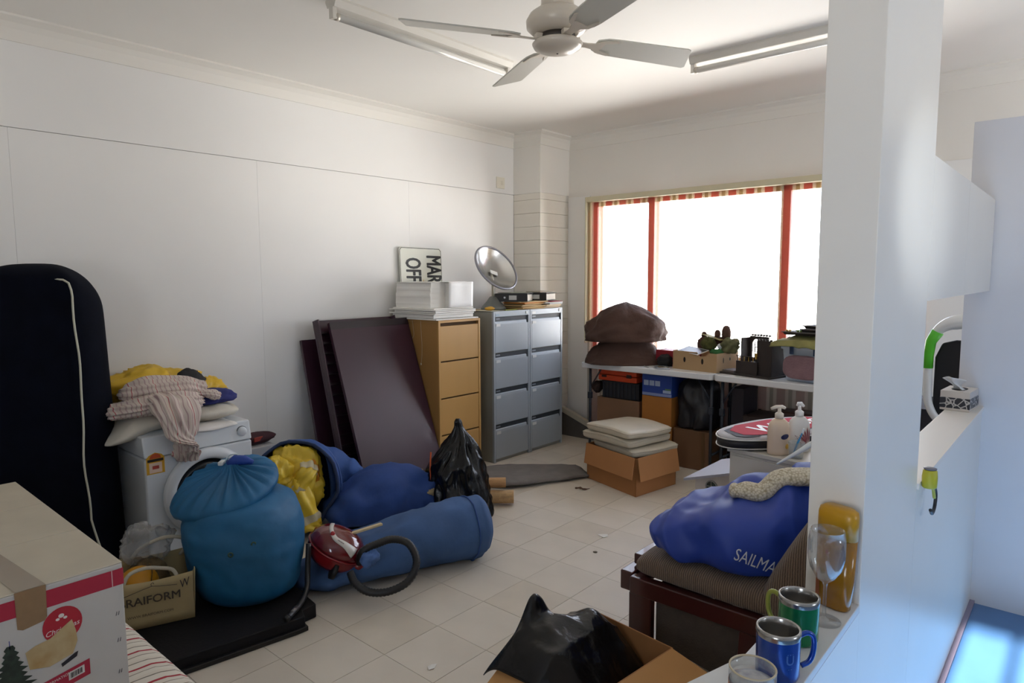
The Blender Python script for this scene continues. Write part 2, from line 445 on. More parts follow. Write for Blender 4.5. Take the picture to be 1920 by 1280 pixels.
cm = bpy.data.materials.new('striped_sheer'); cm.use_nodes = True
t = cm.node_tree; pb = t.nodes['Principled BSDF']; pb.inputs['Roughness'].default_value = .9
co = t.nodes.new('ShaderNodeTexCoord'); sp = t.nodes.new('ShaderNodeSeparateXYZ'); t.links.new(co.outputs['Object'], sp.inputs[0])
ma = t.nodes.new('ShaderNodeMath'); ma.operation = 'MULTIPLY_ADD'; ma.inputs[1].default_value = 1/.1534; ma.inputs[2].default_value = -.03
t.links.new(sp.outputs['X'], ma.inputs[0])
fr = t.nodes.new('ShaderNodeMath'); fr.operation = 'FRACT'; t.links.new(ma.outputs[0], fr.inputs[0])
rp = t.nodes.new('ShaderNodeValToRGB'); r_ = rp.color_ramp
r_.elements[0].position = 0; r_.elements[0].color = (*lin('#984334'), 1)
r_.elements[1].position = 1; r_.elements[1].color = (*lin('#E9DCB8'), 1)
for p, c in ((.39, '#984334'), (.42, '#E9DCB8'), (.56, '#E9DCB8'), (.59, '#7F7446'), (.80, '#7F7446'), (.83, '#E9DCB8'), (.985, '#E9DCB8')):
    e = r_.elements.new(p); e.color = (*lin(c), 1)
t.links.new(fr.outputs[0], rp.inputs[0]); t.links.new(rp.outputs[0], pb.inputs['Base Color'])
trn = t.nodes.new('ShaderNodeBsdfTransparent'); trl = t.nodes.new('ShaderNodeBsdfTranslucent'); t.links.new(rp.outputs[0], trl.inputs[0])
m1 = t.nodes.new('ShaderNodeMixShader'); m1.inputs[0].default_value = .35
t.links.new(pb.outputs[0], m1.inputs[1]); t.links.new(trl.outputs[0], m1.inputs[2])
m2 = t.nodes.new('ShaderNodeMixShader'); m2.inputs[0].default_value = .68
rt_ = t.nodes.new('ShaderNodeValToRGB'); k_ = rt_.color_ramp; k_.interpolation = 'CONSTANT'
k_.elements[0].position = 0; k_.elements[0].color = (.5, .5, .5, 1); k_.elements[1].position = .40; k_.elements[1].color = (.72, .72, .72, 1)
for p, c in ((.58, .5), (.81, .72)):
    e = k_.elements.new(p); e.color = (c, c, c, 1)
t.links.new(fr.outputs[0], rt_.inputs[0]); t.links.new(rt_.outputs[0], m2.inputs[0])
t.links.new(m1.outputs[0], m2.inputs[1]); t.links.new(trn.outputs[0], m2.inputs[2])
t.links.new(m2.outputs[0], t.nodes['Material Output'].inputs[0])
cl = G().grid(lambda u, v: (lerp(-3.155-.1534*4.35, -.93, u), 5.532 + .012*sin(2*pi*lerp(-3.155-.1534*4.35, -.93, u)/.1534+2.2)*(1-.3*v), lerp(.12, 2.338, v)), 150, 6).build('curtain', cm, None, world=True, loc=(-3.155, 5.53, 1.3), smooth=True)
tag(cl, 'striped red, olive and cream sheer curtain drawn across the back window', 'curtain')
rail = thing('curtain_rail', 'long cream curtain rail along the top of the back window', 'rail', (-2.37, 5.53, 2.345))
G().box(-3.835, -.90, 5.505, 5.56, 2.342, 2.392).build('rail_board', M('rail_paint', '#C9C0A2', .5), rail, world=True, bevel=.004)
G().box(-3.838, -3.826, 5.50, 5.60, .95, 2.39).build('end_cover', M('rail_paint', '#C9C0A2', .5), rail, world=True, bevel=.003)

# wall plate high on the left wall
wp = thing('wall_plate', 'small square blank plate high on the left wall by the pier', 'plate', (-4.45, 4.93, 2.53))
G().box(-4.45, -4.442, 4.87, 4.99, 2.475, 2.585).build('cover', M('plate_plastic', '#E4DFD0', .4), wp, world=True, bevel=.004)
G().box(-4.443, -4.4405, 4.935, 4.965, 2.51, 2.55).build('blank_insert', M('plate_plastic2', '#D9D3C2', .4), wp, world=True, bevel=.002)

# ------------------------------------------------------------------ ceiling fan
fan_m = M('fan_enamel', '#CFC6B8', .28); fan_d = M('fan_dark', '#3c3632', .5); blade_m = M('fan_blade', '#C4C2B8', .35, var=.03, vs=5)
fan = thing('ceiling_fan', 'white four-bladed ceiling fan hanging between the two tube lights', 'ceiling fan', (-1.685, 2.215, 3.0))
G().lathe([(.065, 0), (.07, -.02), (.055, -.06), (.02, -.075)], 24).build('canopy', fan_m, fan, smooth=True)
G().lathe([(.014, -.07), (.014, -.31)], 12).build('downrod', fan_m, fan, smooth=True)
G().lathe([(.052, -.20), (.066, -.21), (.066, -.30), (.072, -.322)], 24).build('rod_cover', fan_m, fan, smooth=True)
G().lathe([(.02, -.318), (.088, -.325), (.112, -.342), (.126, -.366), (.124, -.392), (.105, -.410), (.08, -.418), (.05, -.42)], 36).build('motor_housing', fan_m, fan, smooth=True)
G().lathe([(.070, -.415), (.074, -.44), (.066, -.452)], 24).build('rotor_gap', fan_d, fan, smooth=True)
for k in range(4):
    a = radians(151+90*k); G().obox((.07*cos(a), .07*sin(a), -.432), (.05, .03, .022), Matrix.Rotation(a, 3, 'Z')).build('blade_bracket', fan_m, fan, bevel=.003)
G().lathe([(.04, -.442), (.094, -.446), (.102, -.454), (.094, -.470), (.066, -.482), (.03, -.489), (.004, -.490)], 36).build('bottom_cap', fan_m, fan, smooth=True)
G().lathe([(.004, -.492), (.004, -.489)], 8).build('screw', fan_d, fan)
for k, a in enumerate((151, 63, -119, -27)):
    R = Matrix.Rotation(radians(a), 3, 'Z') @ Matrix.Rotation(radians(-12), 3, 'X')
    zc = -.437
    ol = [(.17, -.034), (.21, -.054), (.26, -.059), (.585, -.071), (.60, -.065), (.65, .055), (.64, .066), (.26, .059), (.21, .054), (.17, .034)]
    droop = lambda x: -.012*(x-.2)
    vs = []
    for zz in (-.003, .003):
        for x, y in ol: p = R @ Vector((x, y, zz+droop(x))); vs.append((p.x, p.y, p.z+zc))
    n = len(ol)
    g = G().add(vs, [tuple(reversed(range(n))), tuple(range(n, 2*n))] + [(i, (i+1) % n, n+(i+1) % n, n+i) for i in range(n)])
    bl = g.build('blade', blade_m, fan)
    g = G(); pts = []
    for x, y, wd in ((.08, 0, .016), (.13, 0, .014), (.165, 0, .02)): pts.append((x, y, wd))
    top = [(x, y+wd) for x, y, wd in pts]; bot = [(x, y-wd) for x, y, wd in pts]
    outl = bot + [(.19, -.042), (.25, -.054), (.265, -.046), (.205, -.028), (.20, .028), (.265, .046), (.25, .054), (.19, .042)] + list(reversed(top))
    n = len(outl); vs = []
    for zz in (-.008, -.0035):
        for x, y in outl: p = R @ Vector((x, y, zz)); vs.append((p.x, p.y, p.z+zc))
    g.add(vs, [tuple(reversed(range(n))), tuple(range(n, 2*n))] + [(i, (i+1) % n, n+(i+1) % n, n+i) for i in range(n)])
    g.build('blade_arm', fan_m, bl)

# ------------------------------------------------------------------ fluorescent battens
tube_m = M('tube_glass', '#DAD8D2', .12); bat_m = M('batten_enamel', '#D9D5CC', .35); cap_m = M('tube_cap', '#B9B2A6', .4, metal=.3)
def batten(label, c, ax, L):
    ax = Vector(ax); sd_ = Vector((-ax.y, ax.x, 0)); c = Vector(c)
    f = thing('fluorescent_light', label, 'ceiling light', c, 0, 'tube lights on the ceiling')
    R = Matrix((ax, sd_, Vector((0, 0, 1)))).transposed()
    g = G()
    prof = [(-.045, 0), (-.045, -.012), (-.03, -.042), (.03, -.042), (.045, -.012), (.045, 0)]
    g.loft([[R @ Vector((e*L/2, y, z)) for y, z in prof] for e in (-1, 1)])
    g.build('batten', bat_m, f)
    for e in (-1, 1): G().obox(R @ Vector((e*(L/2-.012), 0, -.06)), (.026, .036, .07), R).build('lamp_holder', bat_m, f, bevel=.004)
    tb = G().tube([R @ Vector((e, 0, -.078)) for e in (-L/2+.03, L/2-.03)], .019, 14).build('tube', tube_m, f, smooth=True)
    for e in (-1, 1): G().tube([R @ Vector((e*(L/2-.045), 0, -.078)), R @ Vector((e*(L/2-.02), 0, -.078))], .0197, 14).build('tube_cap', cap_m, tb, smooth=True)
batten('long bare fluorescent tube batten left of the ceiling fan', (-2.955, 2.69, 3.0), (0, 1, 0), 1.34)
batten('fluorescent tube batten right of the fan, running behind the white post', (-1.36, 4.09, 3.0), (1, 0, 0), 1.34)
# ================================================================== LEFT SIDE
# ------------------------------------------------------------------ navy padded slab with white piping, standing on end
navy_m = M('navy_fabric', '#070B18', .9, var=.25, vs=9, bump=.1, bs=120, spec=.12)
pipe_m = M('cream_piping', '#C8C6B4', .7)
slab = thing('padded_cover', 'tall navy padded cover with cream piping standing against the left wall', 'padded cover', (-3.87, 1.115, 0), radians(-38.6))
# local x = outward normal of the front, local y = along the front (towards the right edge at y=0)
def rrect(w_, h_, r, inset, n=8):
    P = []
    y0, y1, z0, z1 = -w_+inset, 0-inset, 0+.0, h_-inset
    for cy, cz, a0 in ((y1-r, z1-r, 0), (y0+r, z1-r, 90)):
        for k in range(n+1):
            a = radians(a0+90*k/n); P.append((cy+r*cos(a), cz+r*sin(a)))
    P += [(y0, z1*.66), (y0, z1*.33), (y0, z0+.02), (y0+.02, z0), ((y0+y1)/2, z0), (y1-.02, z0), (y1, z0+.02), (y1+.0, z1*.2), (y1, z1*.4), (y1, z1*.6), (y1, z1*.8)]
    return P
layers = [(.012, .10, .10), (.02, .07, .10), (0, .0475, .07), (-.03, .022, .13), (-.07, .004, .19), (-.16, -.012, .24), (-.25, .004, .24), (-.30, .05, .20)]
rings = []
for x, ins, r in layers:
    ring = []
    for (y, z) in rrect(.56, 1.69, r, ins):
        wob = .006*N((x*2, y*2, z*2.2), 1.6, 3) if z > .03 else 0
        ring.append((x+wob+x*.22*(1-z/1.69), y+wob*.7+(.012-x*.10)*(1-z/1.69), z))
    rings.append(ring)
G().loft(rings).build('cover_body', navy_m, slab, smooth=True, sub=1)
pth = [(.006+.01*N((0, y*2, z*2.2), 1.6, 3), y+.004, z) for y, z in rrect(.52, 1.66, .05, .046)[:18]]
P0 = rrect(.52, 1.66, .05, .046)
right = [p for p in P0 if abs(p[0]+.046) < .004 or p[1] > 1.55]
path = [(.007+.01*N((0, 0, z*2.2), 1.6, 3), .075*max(0, (.36-z)/.36)-.040+.016*(1-z/1.6)+.006*sin(z*7)+.003*sin(z*17), z) for z in [.01+1.52*k/26 for k in range(27)]]
path += [(.007+.01*N((0, y*2, z*2.2), 1.6, 3), y, z) for y, z in [(-.046, 1.56), (-.055, 1.595), (-.08, 1.612), (-.14, 1.616), (-.22, 1.613), (-.32, 1.616), (-.42, 1.613), (-.46, 1.6)]]
G().tube(path, .0052, 6).build('piping', pipe_m, slab, smooth=True)

# ------------------------------------------------------------------ white front-loading machine
wm_m = M('machine_enamel', '#D5DADF', .3); wm_d = M('machine_door_glass', '#0d1116', .12); wm_g = M('machine_seam', '#6d7278', .5)
wmach = thing('washing_machine', 'white front-loading washing machine half buried under a heap of laundry', 'washing machine', (-4.1, 1.64, 0))
G().box(-4.42, -3.80, 1.335, 1.945, .015, .642).build('cabinet', wm_m, wmach, world=True, bevel=.012, seg=3)
G().hexa([(-4.42, 1.335, .645), (-3.797, 1.335, .645), (-3.797, 1.945, .645), (-4.42, 1.945, .645)], [(-4.42, 1.335, .76), (-3.82, 1.335, .76), (-3.82, 1.945, .76), (-4.42, 1.945, .76)]).build('control_panel', wm_m, wmach, world=True, bevel=.01, seg=3)
RX = Matrix(((0, 0, 1), (1, 0, 0), (0, 1, 0)))  # lathe axis -> +x
dr = G().lathe([(.185, .0), (.245, .002), (.250, .012), (.235, .03), (.205, .036), (.188, .03), (.182, .012)], 48, (-3.80, 1.665, .40), RX, False, False).build('door', wm_m, wmach, world=True, smooth=True)
G().lathe([(.184, .014), (.15, .022), (.08, .034), (.004, .04)], 40, (-3.80, 1.665, .40), RX, True, False).build('door_glass', wm_d, dr, world=True, smooth=True)
G().lathe([(.028, 0), (.028, .012), (.024, .018), (.003, .018)], 24, (-3.812, 1.888, .70), RX).build('dial', wm_m, wmach, world=True, smooth=True)
G().lathe([(.033, 0), (.033, .003), (.029, .003)], 24, (-3.812, 1.888, .70), RX).build('dial_ring', wm_g, wmach, world=True, smooth=True)
for yy in (1.37, 1.91):
    for xx in (-4.38, -3.84): G().lathe([(.02, 0), (.02, .02)], 12, (xx, yy, 0)).build('foot', wm_g, wmach, world=True)
stk = printpoly(wmach, 'energy_label', [(0, 0), (.094, 0), (.094, .09), (.08, .105), (.047, .118), (.014, .105), (0, .09)], (-3.80, 1.343, .555), (0, 1, 0), (0, 0, 1), M('label_yellow', '#D9A52B', .6), off=.002)
printpoly(stk, 'label_panel', rect(.014, .08, .006, .062), (-3.80, 1.343, .555), (0, 1, 0), (0, 0, 1), M('label_pale', '#E5C9B5', .6), off=.0028)
printpoly(stk, 'label_band', rect(.006, .088, .068, .083), (-3.80, 1.343, .555), (0, 1, 0), (0, 0, 1), M('label_black', '#2b241e', .6), off=.0028)
printpoly(stk, 'label_dial', [(.047+.03*cos(radians(a)), .085+.028*sin(radians(a))) for a in range(0, 181, 15)], (-3.80, 1.343, .555), (0, 1, 0), (0, 0, 1), M('label_orange', '#C8552B', .6), off=.003)
printpoly(stk, 'label_rating', rect(.03, .064, .027, .045), (-3.80, 1.343, .555), (0, 1, 0), (0, 0, 1), M('label_red', '#B5483E', .6), off=.0034)

# ------------------------------------------------------------------ laundry heap on the machine
def cushion(name, label, cat, c, half, rz, m, amp=.012, seed=1, droop=None, ex=.45, piping=None):
    """soft pillow: squared super-ellipsoid with noise"""
    def fn(u, v): pass
    g = G(); nu, nv = 36, 14; rings = []
    for j in range(nv+1):
        th = -pi/2 + pi*min(max(j/nv, .01), .99); ring = []
        for i in range(nu):
            ph = 2*pi*i/nu
            f = lambda t, e: (abs(t)**e)*(1 if t >= 0 else -1)
            x = f(cos(th), .55)*f(cos(ph), ex)*half[0]; y = f(cos(th), .55)*f(sin(ph), ex)*half[1]; z = f(sin(th), .9)*half[2]
            r2 = max(abs(x)/half[0], abs(y)/half[1]); z *= (1-.45*r2**3)
            p = Vector((x, y, z)); d = amp*F(p, 7, seed)
            p += Vector((0, 0, d)) + Vector((x, y, 0)).normalized()*d*.6
            if droop: p = droop(p)
            ring.append(p)
        rings.append(ring)
    g.loft(rings)
    o = g.build(name, m, None, loc=c, rz=rz, smooth=True, sub=1)
    return tag(o, label, cat)
pill_m = M('pillow_cotton', '#CFC9BC', .85, var=.06, vs=10, bump=.2, bs=25)
def droop1(p):
    q = p.copy()
    if q.y < -.16: q.z -= (abs(q.y)-.16)*.42; 
    return q
cushion('pillow', 'long white pillow lying across the top of the washing machine', 'pillow', (-4.05, 1.57, .818), (.19, .385, .060), radians(0), pill_m, .018, 2, droop1)
# white paper under the pillow, hanging over the front edge
g = G().grid(lambda u, v: (lerp(-4.0, -3.795, u)+.0, lerp(1.62, 1.86, v)-.05*u*(1-v), .764 + .02*u*sin(v*5)*(1-u) - .03*max(0, u-.86)*6*(1-abs(v-.5))), 10, 10)
tag(g.build('paper_sheet', M('paper_white', '#E2DEDA', .7), None, world=True, loc=(-3.9, 1.74, .77), smooth=True, solid=.0015), 'crumpled white sheet slipping from under the pillow over the machine edge', 'sheet')
def crumple(c, r, amp, freq, seed, nu=64, nv=32, zmin=None, sq=1.0, R=None):
    g = G(); rings = []
    for j in range(nv+1):
        th = pi*min(max(j/nv, .015), .985); ring = []
        for i in range(nu):
            ph = 2*pi*i/nu
            d = Vector((sin(th)*cos(ph), sin(th)*sin(ph), -cos(th)))
            n1 = ridge(d, freq, seed); n2 = ridge(d+Vector((n1*.25, 0, n1*.2)), freq*2.3, seed+5); n3 = N(d, 1.3, seed+9)
            k = 1 + amp*(.55*n1+.28*n2+.8*n3-.3)
            p = Vector((d.x*r[0], d.y*r[1], d.z*r[2]))*k
            if R: p = R @ p
            p += Vector(c)
            if zmin is not None and p.z < zmin: p.z = zmin + (zmin-p.z)*.02
            ring.append(p)
        rings.append(ring)
    return g.loft(rings)
yel_m = M('yellow_oilskin', '#DCB32C', .45, var=.16, vs=6, bump=.15, bs=30)
yj = thing('yellow_jacket', 'crumpled yellow rain jacket at the back of the laundry heap', 'jacket', (-4.25, 1.6, .85))
crumple((-4.27, 1.56, .965), (.13, .27, .115), .30, 2.2, 11, zmin=.86).build('jacket_body', yel_m, yj, world=True, smooth=True)
crumple((-4.17, 1.86, .90), (.11, .12, .085), .4, 2.4, 17, 48, 24, zmin=.83).build('jacket_sleeve', yel_m, yj, world=True, smooth=True)
crumple((-4.15, 1.75, .985), (.035, .095, .07), .25, 2.0, 13, 40, 20, R=rot('X', -38)).build('black_lining', M('black_lining', '#1d1b1e', .7), yj, world=True, smooth=True)
for yy in (1.44, 1.52):
    G().tube([(-4.143-.0*k, yy+.012*k*.2, .93+.022*k) for k in range(5)], .004, 5).build('seam', M('yellow_seam', '#A9791C', .5), yj, world=True, smooth=True)
towel_m = MW('striped_towel', '#CBBBB2', [(.10, '#B49C98'), (.16, '#CDBFB5'), (.30, '#B7A09B'), (.36, '#D0C3B9'), (.52, '#AE9493'), (.57, '#CFC1B7'), (.70, '#B8A29D'), (.76, '#D2C6BB'), (.90, '#B3505A'), (.93, '#D5CABF')], 1, 9, .9, noise_amt=.25)
tw = G()
def pleat(sd, n_=9, am=.013): return lambda p, u, a: am*sin(a*n_+5*N((u*2, a*.4, sd), 1, sd)+u*3)*(.5+.5*abs(N((u*3, a, 1), 1, sd+2))*2) + .022*ridge(p, 5.5, sd) - .012
bag(tw, [((-4.15, 1.36, .965), .05, .02), ((-4.10, 1.40, .97), .10, .06), ((-4.06, 1.52, .985), .12, .065), ((-4.03, 1.66, .98), .11, .06), ((-4.0, 1.74, .955), .06, .04), ((-3.99, 1.77, .945), .02, .015)], 10, 64, pleat(3, 11, .011))
bag(tw, [((-4.06, 1.23, .875), .03, .02), ((-4.03, 1.28, .885), .08, .035), ((-3.97, 1.40, .905), .11, .05), ((-3.93, 1.53, .925), .12, .055), ((-3.93, 1.63, .91), .10, .05), ((-3.95, 1.70, .90), .05, .03)], 10, 64, pleat(6, 10, .012))
bag(tw, [((-3.98, 1.50, .935), .08, .04), ((-3.87, 1.515, .925), .115, .052), ((-3.785, 1.525, .865), .115, .045), ((-3.755, 1.53, .77), .10, .04), ((-3.752, 1.535, .67), .085, .035), ((-3.758, 1.54, .605), .055, .02)], 12, 72, pleat(9, 13, .012))
bag(tw, [((-3.98, 1.66, .955), .02, .015), ((-3.94, 1.69, .95), .055, .03), ((-3.91, 1.77, .93), .05, .028), ((-3.90, 1.81, .915), .015, .01)], 8, 40, pleat(14, 9, .008))
tag(tw.build('towel', towel_m, None, world=True, loc=(-4.0, 1.5, .85), smooth=True), 'bunched pink and white striped towel hanging over the front of the washing machine', 'towel')
tag(crumple((-4.06, 1.80, .893), (.15, .155, .045), .25, 1.6, 31, 48, 20, zmin=.868).build('blue_shirt', M('navy_cotton', '#23296B', .8, var=.2, vs=8), None, world=True, loc=(-4.06, 1.8, .87), smooth=True), 'folded royal blue garment on the right end of the white pillow', 'garment')

# ------------------------------------------------------------------ black board on the floor with bent tube
blk_m = M('black_board', '#121115', .7, var=.2, vs=8, bump=.1, bs=80, spec=.25)
bd = thing('black_mat', 'flat black padded mat lying on the floor under the blue laundry bag', 'mat', (-3.08, 1.30, 0), radians(-8))
G().prism([(-.52, -.40), (.38, -.40), (.395, .33), (.33, .345), (.315, .42), (-.52, .42)], 0, .068).build('pad', blk_m, bd, bevel=.006, seg=2)
G().prism([(-.52, -.41), (.40, -.41), (.41, .29), (.39, .30)][:3]+[(.405, .34), (-.52, .34)], .0, .022).build('base_tray', M('black_tray', '#0E0D10', .5), bd, bevel=.003)
tp = spline([(-2.87, 1.74, .30), (-2.845, 1.715, .18), (-2.80, 1.68, .115), (-2.735, 1.61, .09), (-2.675, 1.525, .088), (-2.655, 1.49, .088)], 6)
tb = thing('bent_tube', 'bent black metal tube lying on the corner of the black mat', 'tube', (-2.7, 1.55, .07))
G().tube(tp, .0135, 10).build('tube', M('black_tube', '#1c1b1d', .35), tb, world=True, smooth=True)
G().tube([(-2.705, 1.565, .089), (-2.675, 1.523, .088)], .0142, 10).build('bare_section', M('worn_steel', '#777477', .35, metal=.8), tb, world=True, smooth=True)
G().tube([tp[-2], tp[-1]+Vector((.006, -.01, 0))], .0155, 10).build('end_cap', M('black_tube', '#1c1b1d', .35), tb, world=True, smooth=True)

# ------------------------------------------------------------------ blue drawstring laundry bag
bb_m = M('blue_nylon', '#18618F', .6, var=.16, vs=5, bump=.5, bs=9)
lb = thing('laundry_bag', 'stuffed bright blue drawstring laundry bag with a flopped gathered top', 'laundry bag', (-3.085, 1.535, .068))
prof = [(.14, 0), (.195, .006), (.230, .05), (.253, .13), (.268, .22), (.274, .30), (.267, .38), (.252, .43), (.228, .475), (.17, .50), (.08, .505)]
g = G(); rings = []; seg = 72
for q in spline([(r, 0, z) for r, z in prof], 3):
    r, z = q.x, q.z; ring = []
    for k in range(seg):
        a = 2*pi*k/seg; d = Vector((cos(a), sin(a), 0))
        p = d*r + Vector((0, 0, z))
        rr = r*(1+.05*N(p, 3.2, 2)+.02*N(p, 9, 4)) + (.010*ridge((cos(a)*1.2, sin(a)*1.2, z*11+cos(a)*.8), 1.1, 7) + .006*ridge((cos(a)*3, sin(a)*3, z*14), 1.2, 9))*(z > .03)*(z < .47)
        lean = Vector((-.05, -.035, 0))*z
        ring.append(d*rr + lean + Vector((0, 0, z + .012*N(p, 4, 8)*(z > .05))))
    rings.append(ring)
g.loft(rings).build('bag_body', bb_m, lb, smooth=True, sub=1)
# flopped top: a tilted, pleated disc
ctr = Vector((-.085, -.065, .535)); tilt = Matrix.Rotation(radians(17), 3, Vector((.94, .33, 0)))
rings = []; seg = 120; noff = Vector((-.03, .075, 0))
for r, z in [(.17, -.050), (.232, -.046), (.257, -.026), (.259, -.004), (.244, .016), (.20, .032), (.15, .043), (.10, .050), (.055, .060), (.034, .080)]:
    ring = []
    for k in range(seg):
        a = 2*pi*k/seg; d = Vector((cos(a), sin(a), 0))
        pl = (.008*sin(a*21+2*sin(a*3)) + .004*sin(a*37))*(1 if r < .23 else .3)*min(1, r/.08)
        rr = r*(1+.06*N((cos(a), sin(a), 0), 1.5, 5))
        f_ = max(0, 1-r/.25)
        ring.append(ctr + tilt @ (d*rr + noff*f_ + Vector((0, 0, z+pl - .03*max(0, -d.dot(Vector((.753, .658, 0))))*(r > .2)))))
    rings.append(ring)
G().loft(rings).build('gathered_top', bb_m, lb, smooth=True)
kc = ctr + tilt @ (noff + Vector((0, 0, .085)))
G().tube([kc + Vector(p) for p in ((0, 0, -.02), (.02, .02, .006), (.05, .045, .006), (.085, .07, -.004))], [.030, .028, .024, .012], 10).build('neck_frill', M('deep_blue_nylon', '#1B3F95', .6, bump=.3, bs=40), lb, smooth=True)
cl_ = kc + Vector((-.030, -.030, -.006))
G().obox(cl_, (.026, .055, .020), rot('Z', 45)).build('cord_lock', M('white_plastic', '#D5D9DA', .4), lb, bevel=.006, seg=3)
G().tube(spline([kc+Vector((-.02, -.02, 0)), kc+Vector((-.01, .0, .028)), kc+Vector((.015, .025, .032)), kc+Vector((.03, .02, .018)), kc+Vector((0, -.01, .008))], 6), .0035, 6).build('cord', M('grey_cord', '#B9C6CC', .7), lb, smooth=True)
for a, z in ((-38, .30), (-18, .335)):
    a = radians(a); R = Matrix.Rotation(a, 3, 'Z') @ Matrix.Rotation(pi/2, 3, 'Y')
    G().lathe([(.011, 0), (.013, .006), (.006, .008), (.005, .0)], 14, Vector((cos(a), sin(a), 0))*.279+Vector((-.016, -.012, z)), R).build('eyelet', M('eyelet_brass', '#3f5a50', .5, metal=.4), lb, smooth=True)

# ------------------------------------------------------------------ cream carrier bag with rope handles
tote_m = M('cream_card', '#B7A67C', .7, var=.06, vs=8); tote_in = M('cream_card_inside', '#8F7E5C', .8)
tt = thing('carrier_bag', 'cream paper carrier bag with rope handles and dark printed lettering', 'carrier bag', (-3.02, 1.236, .07), radians(-20))
W, D, H_ = .34, .27, .225   # local: x out of the front face, y right
def wall(a, b, lean, hz, name):
    a, b = Vector((*a, 0)), Vector((*b, 0)); n = (b-a).cross(Vector((0, 0, 1))).normalized()
    g = G().grid(lambda u, v: a.lerp(b, u) + Vector((0, 0, v*hz*(1-.05*sin(pi*u)))) + n*(lean*v - .012*sin(pi*u)*sin(pi*v)), 8, 6)
    return g.build(name, tote_m, tt, smooth=True, solid=.003)
wall((0, -W), (0, 0), .012, H_, 'front_face'); wall((0, 0), (-D, 0), .010, H_+.004, 'side_face'); wall((-D, -W), (0, -W), .01, H_, 'side_face'); wall((-D, 0), (-D, -W), .01, H_+.01, 'back_face')
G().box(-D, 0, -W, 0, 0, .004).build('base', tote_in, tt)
rope_m = M('white_rope', '#B9B4A4', .85, bump=.4, bs=150)
G().tube(spline([(.005, -.28, .20), (.0, -.25, .255), (-.02, -.19, .265), (-.03, -.13, .25), (-.02, -.08, .235), (.005, -.06, .2)], 6), .0085, 8).build('handle', rope_m, tt, smooth=True)
G().tube(spline([(-D+.01, -.26, .21), (-D+.05, -.20, .29), (-D+.09, -.10, .335), (-D+.08, -.02, .31), (-D+.03, -.015, .25), (-D+.01, -.04, .21)], 6), .0085, 8).build('handle', rope_m, tt, smooth=True)
ink = M('dark_ink', '#4B4238', .7)
text(tt, 'lettering', 'BRAIFORM', .052, (.010, -.175, .132), (0, 1, 0), (.05, 0, 1), ink, world=False, off=.006, bold=.0008)
text(tt, 'small_lettering', 'WWW.BRAIFORM.COM', .017, (.003, -.175, .062), (0, 1, 0), (.05, 0, 1), ink, world=False, off=.006)
text(tt, 'marker_letter', 'W', .055, (.013, -.038, .178), (0, 1, .25), (.05, -.2, 1), M('marker_ink', '#2a2630', .6), world=False, off=.006, xs=.7, shear=.3)
G().tube([(.0165, -.30, .158), (.018, -.20, .185), (.0185, -.165, .193), (.018, -.135, .187), (.0165, -.065, .178)], .0014, 4).build('printed_line', ink, tt)
G().tube(spline([(.0185, -.165, .193), (.019, -.168, .203), (.019, -.160, .208), (.019, -.156, .201)], 4), .0013, 4).build('printed_hook', ink, tt)
hh = thing('yellow_ball', 'orange-yellow ball lying in the cream carrier bag', 'ball', (-3.17, 1.07, .24))
G().ball((-3.175, 1.06, .24), (.078, .085, .082), 28, 16).build('shell', M('yellow_rubber', '#C58A12', .5, var=.12, vs=9), hh, world=True, smooth=True)
G().tube([Vector((-3.175, 1.06, .24)) + Vector((.079*sin(t)*.95, .086*cos(t)*.35+.02, .083*cos(t))) for t in [x*.2 for x in range(0, 12)]], .0025, 5).build('seam', M('seam_dark', '#5b4312', .6), hh, world=True, smooth=True)
cp = crumple((-3.33, 1.16, .36), (.075, .10, .085), .5, 2.5, 41, 48, 24)
pm = thin('cloudy_plastic', (.9, .9, .9), .8, .30, (.62, .62, .62))
tag(cp.build('plastic_bag', pm, None, world=True, loc=(-3.32, 1.17, .33), smooth=True), 'crumpled cloudy plastic bag sticking out of the cream carrier bag', 'plastic bag')
tag(crumple((-3.27, 1.13, .19), (.09, .10, .11), .3, 2.2, 47, 40, 20).build('brown_cloth', M('brown_cloth', '#6B5A3E', .9, var=.3, vs=20), None, world=True, loc=(-3.27, 1.15, .1), smooth=True), 'bundle of dull brown cloth inside the cream carrier bag', 'cloth')

# ------------------------------------------------------------------ striped mattress cushion and the tree carton on it
strip_m = MW('red_striped_ticking', '#D8CFC0', [(.14, '#7d7467'), (.19, '#DDD5C8'), (.48, '#A42C38'), (.58, '#D9D0C2'), (.78, '#8d8376'), (.82, '#DCD4C7')], 0, 9, .85, noise_amt=.25)
mt = G(); rings = []
for z, ins in ((0, .05), (.02, .015), (.06, 0), (.20, -.01), (.28, .0), (.315, .03), (.34, .09)):
    ring = []
    x0, x1, y0, y1 = -3.2+ins, -1.95-ins, -.45+ins, .875-ins; r = .09
    for cx_, cy2, a0 in ((x1-r, y1-r, 0), (x0+r, y1-r, 90), (x0+r, y0+r, 180), (x1-r, y0+r, 270)):
        for k in range(7):
            a = radians(a0+15*k); p = Vector((cx_+r*cos(a), cy2+r*sin(a), z)); q = .012*N(p, 4, 3); ring.append(p+Vector((q, q, q*.5 if z > .1 else 0)))
        nx = {0: (x0+r, y1), 90: (x0, y0+r), 180: (x1-r, y0), 270: (x1, y1-r)}[a0]
        lastp = ring[-1]
        for k in range(1, 12):
            p = lastp.lerp(Vector((nx[0], nx[1], lastp.z)), k/12); ring.append(p + Vector((0, .008*N(p, 6, 2), 0)))
    rings.append(ring)
mt.loft(rings)
tag(mt.build('mattress', strip_m, None, world=True, loc=(-2.58, .2, 0), smooth=True, sub=1), 'thick white mattress with thin red stripes under the tree carton', 'mattress')

